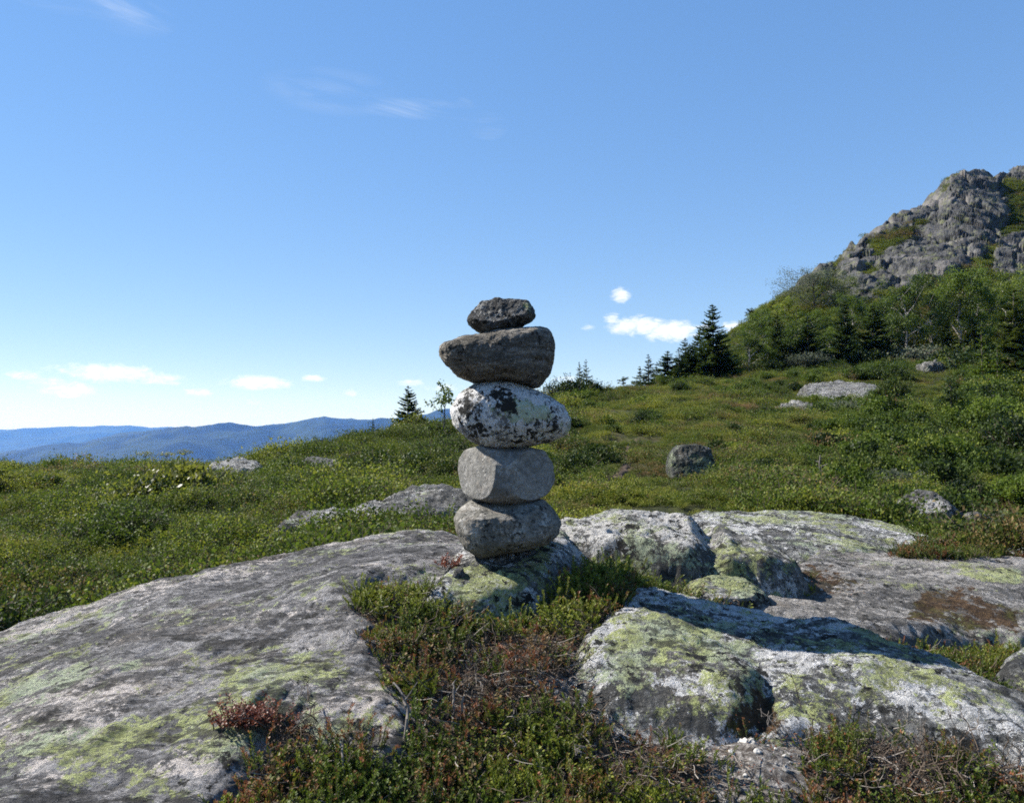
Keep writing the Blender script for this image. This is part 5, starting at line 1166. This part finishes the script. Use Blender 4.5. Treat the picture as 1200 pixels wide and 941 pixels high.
for px, py, hw, hh, st in [(28, 440, 26, 5, .7), (130, 437, 62, 9, .95), (62, 449, 30, 6, .6), (82, 457, 32, 7, .95), (185, 444, 30, 6, .8), (232, 460, 18, 4, .8), (302, 448, 42, 7, 1.0), (367, 443, 14, 4, .8), (296, 472, 10, 3, .5), (412, 461, 9, 4, .6), (480, 448, 16, 4, .7), (522, 455, 22, 4, .6), (40, 491, 16, 3, .4),
                           (748, 382, 36, 10, 1.05), (786, 388, 36, 11, 1.05), (718, 375, 10, 8, .8), (727, 346, 11, 8, .9), (689, 384, 7, 4, .6), (862, 383, 14, 7, .9), (825, 384, 20, 6, .5), (662, 444, 14, 4, .6)]:
    d = pix(px, py, 1.0); a0 = math.atan2(d[0], d[1]); e0 = math.atan2(d[2], math.hypot(d[0], d[1]))
    A = k.math('DIVIDE', k.math('SUBTRACT', az, a0), hw / F * math.cos(a0) ** 2 * 1.25); E = k.math('DIVIDE', k.math('SUBTRACT', el, e0), hh / F * 1.35)
    m = k.math('MULTIPLY', k.math('SUBTRACT', 1.0, k.math('ADD', k.math('MULTIPLY', A, A), k.math('MULTIPLY', E, E))), st)
    sh = k.math('MULTIPLY', E, k.math('GREATER_THAN', m, -.2))
    acc = m if acc is None else k.math('MAXIMUM', acc, m)
cl = k.step(k.math('ADD', k.math('MAXIMUM', acc, -1.0), k.math('MULTIPLY', nn_, 2.6)), .05, 1.25)
cl = k.math('MULTIPLY', cl, .9)
# high thin wisps
cv2 = k.n('ShaderNodeCombineXYZ', {0: k.math('MULTIPLY', az, .5), 1: k.math('ADD', k.math('MULTIPLY', el, 2.4), k.math('MULTIPLY', az, .25)), 2: 3.0}).outputs[0]
wn = k.noise(cv2, 13, 7, .6, 1.2); wm = None
for px, py, hw, hh, st in [(490, 128, 95, 12, .55), (544, 128, 14, 14, .55), (572, 148, 26, 16, .35), (390, 108, 90, 26, .2), (150, 14, 65, 26, .45), (60, 0, 70, 14, .25)]:
    d = pix(px, py, 1.0); a0 = math.atan2(d[0], d[1]); e0 = math.atan2(d[2], math.hypot(d[0], d[1])); c2 = math.cos(a0)
    A = k.math('DIVIDE', k.math('SUBTRACT', az, a0), hw / F * c2 * c2); E = k.math('DIVIDE', k.math('SUBTRACT', el, e0), hh / F * c2)
    m = k.math('MULTIPLY', k.math('MAXIMUM', k.math('SUBTRACT', 1.0, k.math('ADD', k.math('MULTIPLY', A, A), k.math('MULTIPLY', E, E))), 0.0), st)
    wm = m if wm is None else k.math('MAXIMUM', wm, m)
wsp = k.math('MULTIPLY', k.math('MULTIPLY', wm, .65), k.step(wn, .35, .75))
tot = k.math('MAXIMUM', cl, k.math('MULTIPLY', wsp, .7), clamp=True)
gm = k.n('ShaderNodeGamma', {0: k.mulc(sky.outputs[0], .1), 1: .46})
hs = k.n('ShaderNodeHueSaturation', {'Hue': .511, 'Saturation': 1.8, 'Value': 1.0, 'Fac': 1.0, 'Color': gm.outputs[0]})
bg1 = k.n('ShaderNodeBackground', {'Color': k.mulc(hs.outputs[0], 5.25), 'Strength': .10}); bg2 = k.n('ShaderNodeBackground', {'Color': (.97, .985, 1.0, 1), 'Strength': .56})
ms = k.n('ShaderNodeMixShader', {0: tot}); k.put(ms.inputs[1], bg1.outputs[0]); k.put(ms.inputs[2], bg2.outputs[0]); k.surf(ms)
w.cycles.sampling_method = 'MANUAL'; w.cycles.sample_map_resolution = 512

# ------------------------------------------------------------------ camera and render
cam = bpy.data.cameras.new('camera'); co_ = bpy.data.objects.new('camera', cam); COL.objects.link(co_)
cam.sensor_fit = 'HORIZONTAL'; cam.sensor_width = 36; cam.lens = 36 * F / 1200; cam.clip_start = .05; cam.clip_end = 200000
co_.location = (0, 0, 0); co_.rotation_euler = (R(90) + PITCH, 0, 0); SC.camera = co_
vs = SC.view_settings; vs.view_transform = 'Standard'; vs.look = 'None'; vs.exposure = 1.18; vs.gamma = 1; vs.use_curve_mapping = False
SC.render.engine = 'CYCLES'; cy = SC.cycles
cy.use_denoising = False; cy.pixel_filter_type = 'BLACKMAN_HARRIS'; cy.filter_width = 1.75; cy.use_adaptive_sampling = False; cy.max_bounces = 6; cy.diffuse_bounces = 3; cy.glossy_bounces = 2; cy.transmission_bounces = 2; cy.volume_bounces = 1; cy.transparent_max_bounces = 6
cy.sample_clamp_indirect = 2.5; cy.sample_clamp_direct = 8; cy.caustics_reflective = False; cy.caustics_refractive = False
